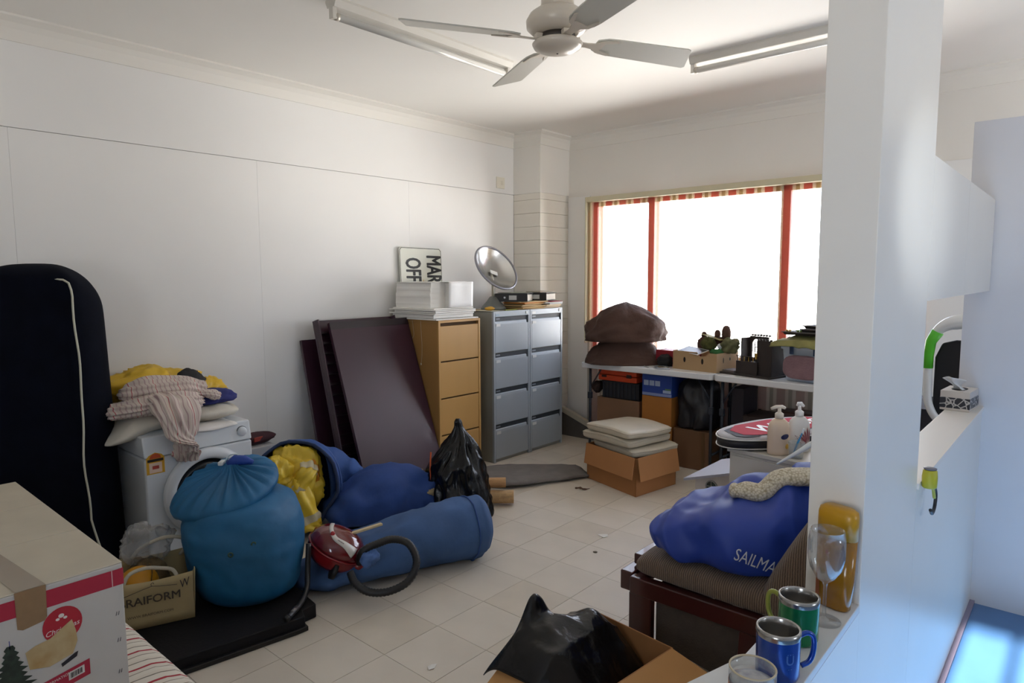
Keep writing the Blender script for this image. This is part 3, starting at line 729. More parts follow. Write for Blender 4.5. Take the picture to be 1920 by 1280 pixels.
box_w = M('carton_white', '#BDB9B4', .6, var=.05, vs=6, bump=.08, bs=12); box_t = M('carton_top', '#C2B8A4', .65, var=.08, vs=5, bump=.1, bs=10)
red_p = M('print_red', '#A3213A', .55); tape_m = M('brown_tape', '#8F7355', .3, var=.12, vs=20)
BX0, BX1, BY0, BY1, BZ0, BZ1 = -3.25, -2.08, -.55, .655, .345, .80
bx = thing('tree_carton', 'large white and red carton with a printed Christmas tree, near left corner', 'carton', (-2.65, .05, .345))
G().box(BX0, BX1, BY0, BY1, BZ0, BZ1-.004).build('carton_body', box_w, bx, world=True, bevel=.004, seg=2)
for a, b in ((BX0, -2.86), (-2.858, -2.47), (-2.468, BX1)):
    G().hexa([(a+.001, BY0, BZ1-.004), (b-.001, BY0, BZ1-.004), (b-.001, BY1, BZ1-.004), (a+.001, BY1, BZ1-.004)], [(a+.003, BY0, BZ1), (b-.003, BY0, BZ1), (b-.003, BY1, BZ1), (a+.003, BY1, BZ1)]).build('top_flap', box_t, bx, world=True, bevel=.0015, seg=1)
eX, eY = (0, 1, 0), (0, 0, 1)
O = (BX1, BY1, BZ1)
SHF = -.062
def pf(name, pts, m, off=.0008, par=None): return printpoly(par or bx, name, pts, O, eX, eY, m, off)
band = pf('red_band', rect(-1.2, -.001, -.066, -.018), red_p)
pf('edge_band', rect(-.03, -.0275, -.066, -.018), M('print_pale', '#C9A6A6', .6), .0014, band)
G().box(BX1-.008, BX1+.0006, BY1-.012, BY1+.0012, BZ1-.066, BZ1-.018).build('corner_band', red_p, bx, world=True)
# packing tape over the edge
G().add([(BX1-.7, .335, BZ1+.0012), (BX1+.0012, .400, BZ1+.0012), (BX1+.0012, .467, BZ1+.0012), (BX1-.7, .40, BZ1+.0012)], [(0, 1, 2, 3)]).build('packing_tape', M('clear_tape', '#A99C8C', .25), bx, world=True)
pf('packing_tape', [(-.258, 0), (-.188, 0), (-.190, -.088), (-.196, -.098), (-.245, -.106), (-.257, -.10)], tape_m, .0018)
# red badge
bc = (-.156, -.126)
bdg = pf('badge', ell(bc[0], bc[1], .047, .050), M('badge_red', '#A81F30', .5), .0012)
text(bdg, 'badge_lettering', 'Christmas', .020, (BX1, BY1+bc[0]-.002, BZ1+bc[1]-.012), (0, 1, .12), (0, -.12, 1), M('print_white', '#D9CFCB', .6), off=.00145, shear=.35)
pf('badge_emblem', ell(bc[0]-.002, bc[1]+.026, .007, .006, 10), M('print_white', '#D9CFCB', .6), .002, bdg)
for dx in (-.011, .007): pf('badge_emblem', ell(bc[0]+dx, bc[1]+.018, .005, .004, 8), M('print_white', '#D9CFCB', .6), .002, bdg)
# torn brown patch
pf('torn_patch', [(x-.072, y+.03) for x, y in [(-.172, -.20), (-.15, -.190), (-.115, -.184), (-.075, -.158), (-.062, -.150), (-.054, -.185), (-.052, -.215), (-.065, -.248), (-.12, -.262), (-.165, -.25)]], M('torn_card', '#C6B791', .8, var=.3, vs=9, col2='#A2814F'), .0016)
pf('black_mark', [(x-.066, y+.032) for x, y in [(-.098, -.278), (-.062, -.262), (-.058, -.248), (-.066, -.25), (-.10, -.268)]], M('print_black', '#25222a', .6), .0016)
# printed tree
tp_ = []; hgt = .215; bx0 = -.276
for side in (1, -1):
    rows = range(15) if side == 1 else range(14, -1, -1)
    for k in rows:
        f = k/14; z_ = -.143-hgt*f; wd = .012+.075*f
        ii = [(.55*wd, z_+.006), (wd*(1+.12*sin(k*2.1)), z_-.003)] if side == 1 else [(-wd*(1+.12*cos(k*1.7)), z_-.003), (-.55*wd, z_+.006)]
        tp_ += [(bx0+a, b) for a, b in ii]
tree = pf('printed_tree', tp_, M('print_tree', '#28332A', .7, var=.5, vs=60), .0012)
pf('tree_top', rect(bx0-.001, bx0+.001, -.146, -.123), M('print_tree2', '#4c4f8a', .7), .0012, tree)
# bottom red strip with small print, barcode sticker
stp = pf('red_strip', [(-.42, -.455), (-.045, -.375), (-.045, -.318), (-.055, -.318)][:0] + [(-.38, -.304), (-.098, -.250), (-.098, -.296), (-.38, -.350)], red_p, .0010)
for k, (s_, yy) in enumerate((('PRODUCT INFORMATION', -.3165),)):
    text(stp, 'strip_lettering', s_, .0105, (BX1, BY1-.205, BZ1+yy+.034), (0, 1, .195), (0, -.195, 1), M('print_white', '#D9CFCB', .6), off=.0018)
bar = pf('barcode_sticker', [(-.151, -.292), (-.112, -.2845), (-.112, -.2615), (-.151, -.269)], M('print_white2', '#CFC9C4', .6), .002, stp)
x = -.146
while x < -.117:
    wv = random.choice((.0008, .0014, .0022)); sl = .04+.195*(x+.151)
    pf('bar', [(x, -.328+sl), (x+wv, -.328+sl+.195*wv), (x+wv, -.3125+sl), (x, -.3125+sl)], M('print_black', '#25222a', .6), .0026, stp); x += wv+random.choice((.001, .0018))
for yy, zz in ((-.026, -.155), (-.026, -.235), (-.028, -.33)):
    for d_ in (0, .006): pf('stitch_mark', [(yy+d_, zz), (yy+d_+.003, zz+.001), (yy+d_+.005, zz+.012), (yy+d_+.003, zz+.012)], M('staple_grey', '#5a575c', .5), .0012)
# prints on the top
def ptop(name, pts, m): return printpoly(bx, name, pts, (BX1, BY1, BZ1), (0, 1, 0), (-1, 0, 0), m, off=.0016)
ptop('top_print', ell(-.30, .60, .05, .04), M('badge_red', '#A81F30', .5)); ptop('top_print', ell(-.285, .74, .05, .05), red_p); ptop('top_print_tree', [(-.30, .66), (-.24, .70), (-.30, .76)], M('print_tree', '#28332A', .7))
ptop('top_print_grey', [(-.33, .36), (-.22, .40), (-.235, .46), (-.33, .45)], M('print_grey', '#8e8781', .7))
# ================================================================== MIDDLE: BAGS, BOARDS, CABINETS
den_m = M('blue_canvas', '#2B4E8C', .75, var=.16, vs=5, bump=.15, bs=35); den2_m = M('blue_canvas_bright', '#1E4082', .75, var=.14, vs=5, bump=.15, bs=30)
den3_m = M('blue_canvas_faded', '#3C5B8A', .8, var=.18, vs=4, bump=.15, bs=30); den_in = M('blue_canvas_inside', '#233457', .85, var=.2, vs=8)
fold = lambda p, u, a: .022*F(p, 3.5, 4) + .012*ridge(p, 5.5, 9)
# open bag with oilskins
ob = thing('canvas_bag', 'open-mouthed blue canvas bag spilling yellow oilskins beside the washing machine', 'bag', (-3.82, 2.35, 0))
g = G()
rg = bag(g, [((-3.715, 2.165, .315), .262, .268), ((-3.80, 2.245, .29), .275, .28), ((-3.87, 2.38, .26), .25, .26), ((-3.82, 2.54, .26), .17, .19), ((-3.73, 2.62, .275), .075, .10), ((-3.68, 2.66, .285), .02, .03)], 8, 40, lambda p, u, a: fold(p, u, a)*(.6 if u < .1 else 1), zmin=.004, cap0=False)
g.build('bag_body', den_m, ob, world=True, smooth=True, solid=.006)
G().tube([p for p in rg[0]], .011, 6, closed=True).build('mouth_hem', den_in, ob, world=True, smooth=True)
oil_m = M('oilskin_yellow', '#E2C13A', .42, var=.14, vs=5, bump=.12, bs=30)
oj = thing('oilskin_jacket', 'yellow oilskin jacket with pale cuffs stuffed in the open blue bag', 'jacket', (-3.82, 2.25, .2))
RB = Matrix.Rotation(radians(-40), 3, 'Z')
g = crumple((-3.79, 2.17, .33), (.10, .20, .20), .34, 2.2, 53, 72, 36, R=RB)
for c_, r_, sd_ in (((-3.74, 2.075, .40), (.085, .085, .095), 57), ((-3.70, 2.15, .30), (.08, .075, .10), 58), ((-3.77, 2.22, .45), (.07, .09, .06), 59)):
    g2 = crumple(c_, r_, .42, 2.1, sd_, 56, 28); n0 = len(g.v); g.v += g2.v; g.f += [tuple(i+n0 for i in f) for f in g2.f]
g.build('jacket_body', oil_m, oj, world=True, smooth=True)
pl2 = lambda sd, n_=7: (lambda p, u, a: .008*sin(a*n_+4*N((u*3, a*.5, sd), 1, sd)) + .012*ridge(p, 9, sd) - .006)
sl = [((-3.74, 2.20, .36), .06, .065), ((-3.675, 2.17, .30), .075, .08), ((-3.625, 2.16, .23), .075, .08), ((-3.595, 2.165, .16), .07, .075), ((-3.58, 2.175, .10), .07, .072), ((-3.575, 2.18, .07), .068, .068)]
g = G(); rr_ = bag(g, sl, 8, 40, pl2(4), cap1=False); g.build('sleeve', oil_m, oj, world=True, smooth=True, solid=.003)
G().loft([[q + (q-sum(r_, Vector())/len(r_)).normalized()*.004 for q in r_] for r_ in rr_[25:31]], False, False).build('cuff_band', M('cuff_cream', '#C9BFA0', .6), oj, world=True, smooth=True)
G().add([p*.75+Vector((-3.59, 2.175, .105))*.25 for p in rr_[-3]], [tuple(range(len(rr_[-3])))]).build('sleeve_lining', M('olive_lining', '#7E7A22', .7), oj, world=True)
sl2 = [((-3.78, 2.28, .42), .05, .05), ((-3.70, 2.245, .415), .06, .06), ((-3.645, 2.21, .38), .06, .06), ((-3.64, 2.165, .31), .055, .06), ((-3.66, 2.12, .25), .045, .045)]
g = G(); r2_ = bag(g, sl2, 8, 36, pl2(14)); g.build('sleeve', oil_m, oj, world=True, smooth=True)
for i0, i1 in ((10, 15), (23, 27)): G().loft([[q + (q-sum(r_, Vector())/len(r_)).normalized()*.004 for q in r_] for r_ in r2_[i0:i1]], False, False).build('cuff_band', M('cuff_cream', '#C9BFA0', .6), oj, world=True, smooth=True)
tag(crumple((-3.70, 2.27, .37), (.06, .06, .10), .35, 2.3, 61, 40, 20).build('orange_vest', M('orange_cloth', '#D98A1F', .6, var=.2, vs=10), None, world=True, loc=(-3.70, 2.27, .37), smooth=True), 'orange garment tucked behind the yellow oilskin in the open blue bag', 'garment')
rp_ = thing('red_pouch', 'small dark red and black pouch between the washing machine and the blue bag', 'pouch', (-4.2, 2.2, .38))
crumple((-4.24, 2.20, .53), (.06, .13, .04), .2, 2, 71, 32, 16).build('pouch_body', M('maroon_cloth', '#3B1720', .8, var=.2, vs=10), rp_, world=True, smooth=True)
G().obox((-4.18, 2.19, .535), (.01, .08, .03), rot('Z', 10)).build('red_flap', M('brick_red', '#8F2E20', .7), rp_, world=True, bevel=.004)
tag(G().hexa([(-4.40, 2.0, 0), (-4.12, 2.0, 0), (-4.12, 2.30, 0), (-4.40, 2.30, 0)], [(-4.40, 2.01, .49), (-4.13, 2.01, .49), (-4.13, 2.29, .49), (-4.40, 2.29, .49)]).build('white_carton', M('dull_white_card', '#A9A9AA', .7), None, world=True, loc=(-4.26, 2.15, 0), bevel=.004), 'plain white carton in the gap between washing machine and open blue bag', 'carton')

# second blue bag lying behind
sb = thing('canvas_sack', 'slumped royal blue canvas sack lying behind the long duffel bag', 'sack', (-3.48, 2.65, 0))
bag_s = [((-3.60, 2.33, .07), .08, .05), ((-3.585, 2.37, .10), .16, .10), ((-3.55, 2.48, .14), .205, .15), ((-3.49, 2.66, .17), .215, .185), ((-3.42, 2.81, .165), .19, .17), ((-3.34, 2.94, .14), .15, .12), ((-3.30, 3.0, .12), .12, .075)]
g = G(); r3 = bag(g, bag_s, 8, 40, lambda p, u, a: .024*F(p, 3.2, 14) + .030*ridge((p.x, p.y, p.z*1.5), 3.6, 19) + .012*ridge(p, 8, 21) - .02, zmin=.004); g.build('sack_body', den2_m, sb, world=True, smooth=True)
g = crumple((-3.25, 2.93, .185), (.045, .06, .03), .5, 2.5, 77, 36, 18)
g.build('tan_lining', M('tan_canvas', '#9A8B6B', .8, var=.2, vs=14), sb, world=True, smooth=True)
crumple((-3.44, 2.93, .285), (.03, .05, .02), .4, 2.5, 78, 30, 14).build('yellow_flap', M('mustard_cloth', '#B49A4A', .8), sb, world=True, smooth=True)

# long duffel
dfl = thing('duffel_bag', 'long round faded blue canvas duffel bag lying on the floor', 'bag', (-2.80, 2.25, 0))
ds = [((-3.07, 1.74, .045), .05, .03), ((-3.04, 1.80, .06), .14, .06), ((-2.98, 1.92, .075), .19, .075), ((-2.89, 2.10, .125), .195, .125), ((-2.77, 2.37, .16), .185, .16), ((-2.67, 2.59, .172), .178, .172), ((-2.632, 2.68, .172), .17, .166), ((-2.615, 2.72, .170), .145, .14), ((-2.605, 2.742, .168), .09, .085), ((-2.603, 2.747, .166), .02, .02)]
g = G(); bag(g, ds, 8, 48, lambda p, u, a: (.018*F(p, 3.4, 24) + .016*ridge(p, 4.0, 29) + .010*ridge(p, 8.5, 31) - .012)*(1-.5*max(0, u-.75)*4), zmin=.003); g.build('bag_body', den3_m, dfl, world=True, smooth=True)
ring = bag(G(), [((-2.655, 2.62, .172), .181, .176), ((-2.645, 2.645, .172), .180, .174)], 2, 48, lambda p, u, a: .018*F(p, 3.4, 24)+.016*ridge(p, 4, 29)+.010*ridge(p, 8.5, 31)-.012)
G().tube(ring[1], .0045, 5, closed=True).build('end_seam', den_m, dfl, world=True, smooth=True)

# stick on the bags
tag(G().obox((-2.83, 2.03, .292), (.022, .24, .012), rot('Z', -8) @ rot('X', 2)).build('wooden_stick', M('pale_wood', '#C5B48F', .6, var=.1, vs=30), None, world=True, loc=(-2.83, 2.03, .29), bevel=.002), 'short flat pale wooden stick lying on the blue canvas bags', 'stick')

# ------------------------------------------------------------------ red vacuum cleaner
red_t = M('red_translucent', '#6E0F1C', .12, trans=.25, coat=.6); red_s = M('red_plastic', '#7E1018', .25, coat=.4); whp = M('vacuum_white', '#CFCBC4', .3)
vac = thing('vacuum_cleaner', 'red canister vacuum cleaner with white handle and black hose', 'vacuum cleaner', (-2.87, 1.88, .1))
vR = rot('Z', 40) @ rot('Y', 28)
vc = Vector((-2.88, 1.905, .222))
def vsurf(th, ph, k=1.0, r=(.150, .128, .105)):
    f = lambda t, e: abs(t)**e*(1 if t >= 0 else -1)
    return vc + vR @ (Vector((f(cos(th), .85)*cos(ph)*r[0], f(cos(th), .85)*sin(ph)*r[1], f(sin(th), .9)*r[2]))*k)
g = G(); g.loft([[vsurf(-pi/2+pi*min(max(j/18, .01), .99)*.52, 2*pi*i/36) for i in range(36)] for j in range(19)]); g.build('lower_body', red_s, vac, world=True, smooth=True)
g = G(); g.loft([[vsurf(.04+(pi/2-.05)*j/12, 2*pi*i/36, 1.0) for i in range(36)] for j in range(13)]); g.build('dome', red_t, vac, world=True, smooth=True)
G().loft([[vsurf(t_, 2*pi*i/36, k_) for i in range(36)] for t_, k_ in ((-.02, 1.0), (-.02, 1.035), (.05, 1.035), (.05, 1.0))]).build('rim_band', red_s, vac, world=True, smooth=True)
# white band over the dome
def onw(d, k=1.0):
    q = vR.inverted() @ Vector(d); t_ = 1/sqrt((q.x/.150)**2+(q.y/.128)**2+(q.z/.105)**2); return vc + Vector(d)*t_*k
ctl = [Vector((-.33, .10, .95)), Vector((.15, -.30, .95)), Vector((.60, -.42, .72)), Vector((.92, -.15, .40)), Vector((.98, .10, .02))]
dirs = [d.normalized() for d in spline(ctl, 6)]
rings = []
for i, d in enumerate(dirs):
    tg_ = (dirs[min(i+1, len(dirs)-1)]-dirs[max(i-1, 0)]).normalized(); sd2 = tg_.cross(d).normalized(); u_ = i/(len(dirs)-1)
    wd = .075+.13*u_**2.2
    rings.append([onw((d+sd2*q*wd).normalized(), kk) for q, kk in ((-1, 1.02), (-1, 1.07), (0, 1.075), (1, 1.07), (1, 1.02))])
hb = G().loft(rings).build('handle', whp, vac, world=True, smooth=True)
G().ball(onw(dirs[9], 1.075), .012, 14, 8).build('button', M('button_red', '#A3212A', .3), vac, world=True, smooth=True)
c1, c2 = onw(dirs[13], 1.08), onw(dirs[18], 1.08); ex = (c2-c1).normalized(); nn = dirs[15]; nn = (nn-ex*nn.dot(ex)).normalized()
for k in range(6): q = c1.lerp(c2, .15+.11*k); G().obox(q+nn*.003, (.006, .004+.002*(k % 2), .001), Matrix((ex, nn.cross(ex), nn)).transposed()).build('print_mark', M('grey_ink', '#8b8680', .6), vac, world=True)
for a, z in ((2.6, -.05), (1.4, -.04)):
    p = vsurf(0, a, 1.04); G().ball(p, (.022, .016, .022), 16, 10).build('latch', M('latch_red', '#9C1626', .3), vac, world=True, smooth=True)
front = vsurf(-.1, -.25, 1.0)
G().ball(front, (.035, .035, .03), 18, 10).build('hose_socket', red_s, vac, world=True, smooth=True)
for a in (1.0, -1.2):
    p = vsurf(-.55, a, .98); R = Matrix.Rotation(a, 3, 'Z') @ rot('X', 90)
    G().lathe([(.03, -.012), (.045, -.01), (.045, .01), (.03, .012)], 20, p, vR @ R).build('wheel', M('black_rubber', '#141214', .6), vac, world=True, smooth=True)
hp = [front, (-2.69, 1.93, .245), (-2.655, 2.00, .275), (-2.63, 2.08, .28), (-2.58, 2.14, .25), (-2.51, 2.13, .18), (-2.49, 2.06, .11), (-2.53, 1.97, .075), (-2.60, 1.90, .075), (-2.67, 1.87, .11), (-2.72, 1.875, .15)]
hs = spline(hp, 12); g = G()
g.tube(hs, [.0205 if i % 2 else .0178 for i in range(len(hs))], 10).build('hose', M('hose_black', '#131316', .45), vac, world=True, smooth=True)
tag(crumple((-2.66, 1.955, .215), (.028, .045, .04), .5, 2.2, 83, 30, 16).build('blue_cloth', M('pale_blue_cloth', '#4E6EA6', .8, var=.2, vs=20), None, world=True, loc=(-2.655, 1.93, .2), smooth=True), 'small scrap of pale blue cloth inside the vacuum hose loop', 'cloth')

# ------------------------------------------------------------------ black rubbish bag with orange drawstring
pl_m = M('black_polythene', '#09090B', .25, bump=.6, bs=16, spec=.4)
gb = thing('rubbish_bag', 'tall black plastic rubbish bag with orange drawstring near the tan cabinet', 'rubbish bag', (-3.18, 3.10, 0))
def plastic(c, prof, seed, seg=72, n=9, amp=.05):
    rings = []; zs = spline([(r, 0, z) for r, z in prof], n); cs = Vector(c)
    for q in zs:
        ring = []
        for k in range(seg):
            a = 2*pi*k/seg; d = Vector((cos(a), sin(a), 0)); p = d*q.x+Vector((0, 0, q.z))
            f1 = ridge((d.x*.8, d.y*.8, q.z*1.6), 2.4, seed); f2 = ridge((d.x*.5, d.y*.5, q.z*.9), 7, seed+3); f3 = N((d.x, d.y, q.z*2), 1.4, seed+7)
            rr = q.x*(1+.22*f3) + amp*min(1, q.x/.1)*(.6*f1+.35*f2-.45)
            ring.append(cs + d*max(rr, .004) + Vector((.03*N((0, 0, q.z*4), 1, seed), .03*N((5, 0, q.z*4), 1, seed), q.z)))
        rings.append(ring)
    return G().loft(rings)
plastic((-3.18, 3.09, 0), [(.12, 0), (.20, .012), (.215, .07), (.205, .16), (.185, .27), (.155, .37), (.115, .45), (.075, .52), (.045, .57), (.026, .61), (.022, .645), (.012, .665)], 91, 80, 9, .065).build('bag_body', pl_m, gb, world=True, smooth=True)
crumple((-2.985, 3.10, .055), (.05, .055, .05), .4, 2.2, 93, 36, 18, zmin=.002).build('bag_corner', pl_m, gb, world=True, smooth=True)
G().tube(spline([(-3.31, 2.952, .44), (-3.295, 2.932, .35), (-3.287, 2.925, .26), (-3.28, 2.918, .16), (-3.27, 2.925, .10)], 6), .0055, 6).build('drawstring', M('orange_cord', '#C4521C', .5), gb, world=True, smooth=True)

# ------------------------------------------------------------------ rolled tan mats
mat_t = M('tan_mat', '#B98F62', .8, var=.12, vs=20, bump=.3, bs=60, stretch=(1, 1, 8)); mat_t2 = M('tan_mat_ridged', '#BE9C70', .8, var=.15, vs=40, bump=.35, bs=90)
def roll(label, c, ax, L, r, m, turns=2.6, grp='rolled mats behind the rubbish bag'):
    ax = Vector(ax).normalized(); s_ = ax.cross(Vector((0, 0, 1))).normalized(); u_ = s_.cross(ax); c = Vector(c)
    n = 60; inn, outr = [], []
    for k in range(n+1):
        a = 2*pi*turns*k/n; rr = r*(.28+.72*k/n); inn.append((cos(a)*(rr-.009), sin(a)*(rr-.009))); outr.append((cos(a)*rr, sin(a)*rr))
    poly = outr + list(reversed(inn)); g = G(); npts = len(poly)
    vs = [c + ax*e*L/2 + s_*x + u_*y for e in (-1, 1) for x, y in poly]; fs = []
    for i in range(npts): fs.append((i, (i+1) % npts, npts+(i+1) % npts, npts+i))
    for e in (0, npts):
        for k in range(n): fs.append((e+k, e+k+1, e+npts-2-k, e+npts-1-k))
    g.add(vs, fs); o = g.build('rolled_mat', m, None, world=True, loc=tuple(c), smooth=False)
    return tag(o, label, 'mat', grp)
ra = (.72, .68, 0)
roll('small plain tan roll, upper of the two behind the rubbish bag', (-3.18, 3.37, .150), ra, .26, .042, mat_t)
roll('ridged tan rolled mat on the floor, lower of the two by the rubbish bag', (-3.15, 3.36, .055), (.74, .66, 0), .34, .054, mat_t2)

# ------------------------------------------------------------------ dark table tops leaning on the wall
mah_m = M('dark_mahogany', '#371D2A', .32, var=.12, vs=3, stretch=(1, 1, .15), coat=.15); mah_d = M('dark_mahogany_edge', '#1d0f15', .4)
def leaning(name, label, xt, xb, y0, y1, zt, th, m, ribs=0, rim=True):
    t_ = thing(name, label, 'table top', (xb, (y0+y1)/2, 0), 0, 'dark table tops leaning on the wall')
    dx = xt-xb; L = sqrt(dx*dx+zt*zt); upv = Vector((dx/L, 0, zt/L)); nrm = Vector((zt/L, 0, -dx/L)); o = Vector((xb, 0, 0)) - nrm*0
    def P(a, y, n): return o + upv*a + nrm*n + Vector((0, y, 0))
    def slab_(a0, a1, ya, yb, n0, n1):
        return ([P(a0, ya, n0), P(a0, ya, n1), P(a0, yb, n1), P(a0, yb, n0)], [P(a1, ya, n0), P(a1, ya, n1), P(a1, yb, n1), P(a1, yb, n0)])
    G().hexa(*slab_(.012, L, y0, y1, -th, 0)).build('board', m, t_, world=True, bevel=.004, seg=3)
    if rim:
        G().hexa(*slab_(L-.055, L, y0+.002, y1-.002, 0, .0015)).build('edge_lipping', mah_d, t_, world=True)
    for k in range(ribs):
        a = .1+(L-.2)*k/(ribs-1)
        G().hexa(*slab_(a-.008, a+.008, y0+.012, y1-.05, 0, .045)).build('slat', mah_d, t_, world=True)
    if ribs:
        for ya in (y0, y1-.03): G().hexa(*slab_(.012, L, ya, ya+.012, 0, .05)).build('side_rail', m, t_, world=True, bevel=.003)
leaning('table_top', 'large smooth dark mahogany table top, frontmost of those leaning on the wall', -4.19, -3.735, 2.77, 3.505, 1.29, .03, mah_m)
leaning('table_top', 'dark table top with slatted underside, leaning second behind the smooth one', -4.30, -3.95, 2.715, 3.45, 1.30, .026, mah_m, 16, False)
leaning('table_top', 'shorter dark board, rearmost of the table tops against the left wall', -4.40, -4.13, 2.665, 3.40, 1.155, .026, mah_m, 0, False)

# ------------------------------------------------------------------ tan wooden filing cabinet
oak_m = M('tan_oak', '#B58C52', .45, var=.08, vs=4, stretch=(1, 1, .1)); oak_d = M('tan_oak_gap', '#4A3216', .8); oak_s = M('tan_oak_side', '#A47B47', .5, var=.07, vs=4, stretch=(1, 1, .1))
fc = thing('filing_cabinet', 'tan timber four-drawer filing cabinet with papers stacked on it', 'filing cabinet', (-4.14, 3.75, 0))
X0, X1, Y0, Y1, ZT = -4.43, -3.83, 3.516, 3.985, 1.276
G().box(X0, X1-.012, Y0, Y0+.02, 0, ZT-.02).build('side_panel', oak_s, fc, world=True, bevel=.001, seg=1)
G().box(X0, X1-.012, Y1-.02, Y1, 0, ZT-.02).build('side_panel', oak_s, fc, world=True, bevel=.001, seg=1)
G().box(X0, X1, Y0, Y1, ZT-.02, ZT).build('top_board', oak_m, fc, world=True, bevel=.002)
G().box(X0, X1-.03, Y0+.02, Y1-.02, .02, ZT-.02).build('carcass', oak_d, fc, world=True)
G().box(X1-.014, X1, Y0, Y0+.02, 0, ZT-.02).build('front_stile', oak_m, fc, world=True, bevel=.001, seg=1)
G().box(X1-.014, X1, Y1-.02, Y1, 0, ZT-.02).build('front_stile', oak_m, fc, world=True, bevel=.001, seg=1)
zz = [1.236, .948, .653, .357, .06]
for a, b in zip(zz[1:], zz[:-1]):
    G().box(X1-.028, X1-.003, Y0+.022, Y1-.022, a+.006, b-.006).build('drawer', oak_m, fc, world=True, bevel=.002)
G().box(X1-.03, X1-.02, Y0+.02, Y1-.02, 0, .06).build('plinth', oak_s, fc, world=True)

# ------------------------------------------------------------------ grey steel filing cabinets
gry_m = M('grey_steel', '#9EA6AE', .38, var=.02, vs=3, metal=.1); gry_s = M('grey_steel_side', '#8C8D86', .5, var=.05, vs=4); gry_d = M('slot_dark', '#2b3138', .6); lab_m = M('label_holder', '#C9CCCB', .4)
def steel(label, y0, y1):
    c = thing('filing_cabinet', label, 'filing cabinet', (-4.14, (y0+y1)/2, 0), 0, 'grey steel filing cabinets')
    x0, x1 = -4.44 if y1 < 5 else -4.10, -3.833
    G().box(x0, x1-.02, y0, y1, 0, 1.32).build('casing', gry_s, c, world=True, bevel=.003)
    for ya, yb in ((y0, y0+.02), (y1-.02, y1)): G().box(x1-.022, x1, ya, yb, 0, 1.32).build('front_stile', gry_m, c, world=True, bevel=.002)
    G().box(x1-.022, x1, y0+.0205, y1-.0205, 1.272, 1.32).build('top_rail', gry_m, c, world=True, bevel=.002)
    G().box(x1, x1+.006, y1-.06, y1-.035, 1.285, 1.31).build('lock', lab_m, c, world=True, bevel=.003)
    G().box(x1, x1+.002, y0+.025, y0+.075, 1.278, 1.30).build('sticker', M('steel_sticker', '#8FA0AE', .5) if y1 < 4.8 else lab_m, c, world=True)
    for k in range(4):
        zt = 1.27-.3135*k; zb = zt-.3065
        if k == 3: zb = .03
        d = G().box(x1-.018, x1-.001, y0+.0225, y1-.0225, zb, zt-.062).build('drawer', gry_m, c, world=True, bevel=.003)
        G().box(x1-.019, x1-.014, y0+.0225, y1-.0225, zt-.064, zt).build('handle_recess', gry_d, d, world=True)
        G().hexa([(x1-.014, y0+.0225, zt-.064), (x1-.001, y0+.0225, zt-.064), (x1-.001, y1-.045, zt-.064), (x1-.014, y1-.045, zt-.064)], [(x1-.013, y0+.0225, zt-.034), (x1-.004, y0+.0225, zt-.040), (x1-.004, y1-.045, zt-.040), (x1-.013, y1-.045, zt-.034)]).build('handle', gry_m, d, world=True, bevel=.002)
        G().box(x1-.002, x1+.003, y0+.03, y0+.085, zt-.080, zt-.056).build('label_holder', lab_m, d, world=True, bevel=.001)
        G().box(x1-.013, x1-.010, y0+.04, y0+.09, zt-.022, zt-.010).build('maker_plate', M('plate_grey', '#7C858D', .4), d, world=True)
steel('grey steel four-drawer filing cabinet beside the tan one, left of the pair', 4.153, 4.637)
steel('grey steel four-drawer filing cabinet nearest the window, right of the pair', 4.643, 5.127)

# ------------------------------------------------------------------ papers on the tan cabinet
pap_m = MW('paper_edges', '#EDEBE6', [(.3, '#DCDAD6'), (.42, '#F0EEEA'), (.8, '#CFCCC8'), (.85, '#ECEAE6')], 2, 160, .8); pap_w = M('paper_face', '#F0F0F0', .75, var=.03, vs=6)
ps = thing('paper_stack', 'tall stack of white computer paper on the tan filing cabinet', 'paper stack', (-4.1, 3.72, ZT))
z_ = ZT+.0005; k = 0
for th, dx0, dx1, dy0, dy1 in ((.012, .03, -.0, -.03, .0), (.03, .05, -.05, -.015, -.01), (.012, .02, -.02, -.03, -.03), (.018, .08, -.03, -.02, .0), (.01, .03, -.01, -.035, -.02), (.012, .06, -.045, -.02, -.012)):
    r_0 = random.uniform(-1.5, 1.5); R = rot('Z', r_0)
    G().obox(((X0+dx0+X1+dx1)/2, (Y0+dy0+Y1+dy1)/2-.005, z_+th/2), (X1-X0+dx1-dx0, Y1-Y0+dy1-dy0-.03, th-.002), R).build('sheaf', pap_m, ps, world=True, bevel=.002, seg=1)
    z_ += th
ztop = 1.572
def wavy_block(x0, x1, y0, y1, z0, z1, name, m, s):
    rings = []
    for j in range(19):
        z = lerp(z0, z1, j/18); ring = []
        jx, jy = .006*N((z*40, s, 0), 1, 1), .006*N((z*40, s, 5), 1, 2)
        pts = [(x0, y0), (lerp(x0, x1, .33), y0), (lerp(x0, x1, .66), y0), (x1, y0), (x1, lerp(y0, y1, .5)), (x1, y1), (lerp(x0, x1, .5), y1), (x0, y1)]
        for q, (a, b) in enumerate(pts):
            ring.append((a+jx+.012*N((a*3, b*3, z*9), 1, s), b+jy+.010*N((a*3, b*3, z*9), 1, s+3), z))
        rings.append(ring)
    return G().loft(rings).build(name, m, ps, world=True, smooth=False)
wavy_block(-4.37, -3.95, 3.545, 3.70, z_, ztop, 'paper_block', pap_m, 4)
wavy_block(-4.36, -3.865, 3.70, 3.90, z_, ztop-.003, 'paper_block', pap_m, 8)
g = G().grid(lambda u, v: (-3.853+.006*sin(u*9)*v-.004*(1-v), lerp(3.655, 3.925, u), z_+.004+(ztop-.0-z_)*v), 10, 6); g.build('folded_sheet', pap_w, ps, world=True, smooth=True, solid=.003)
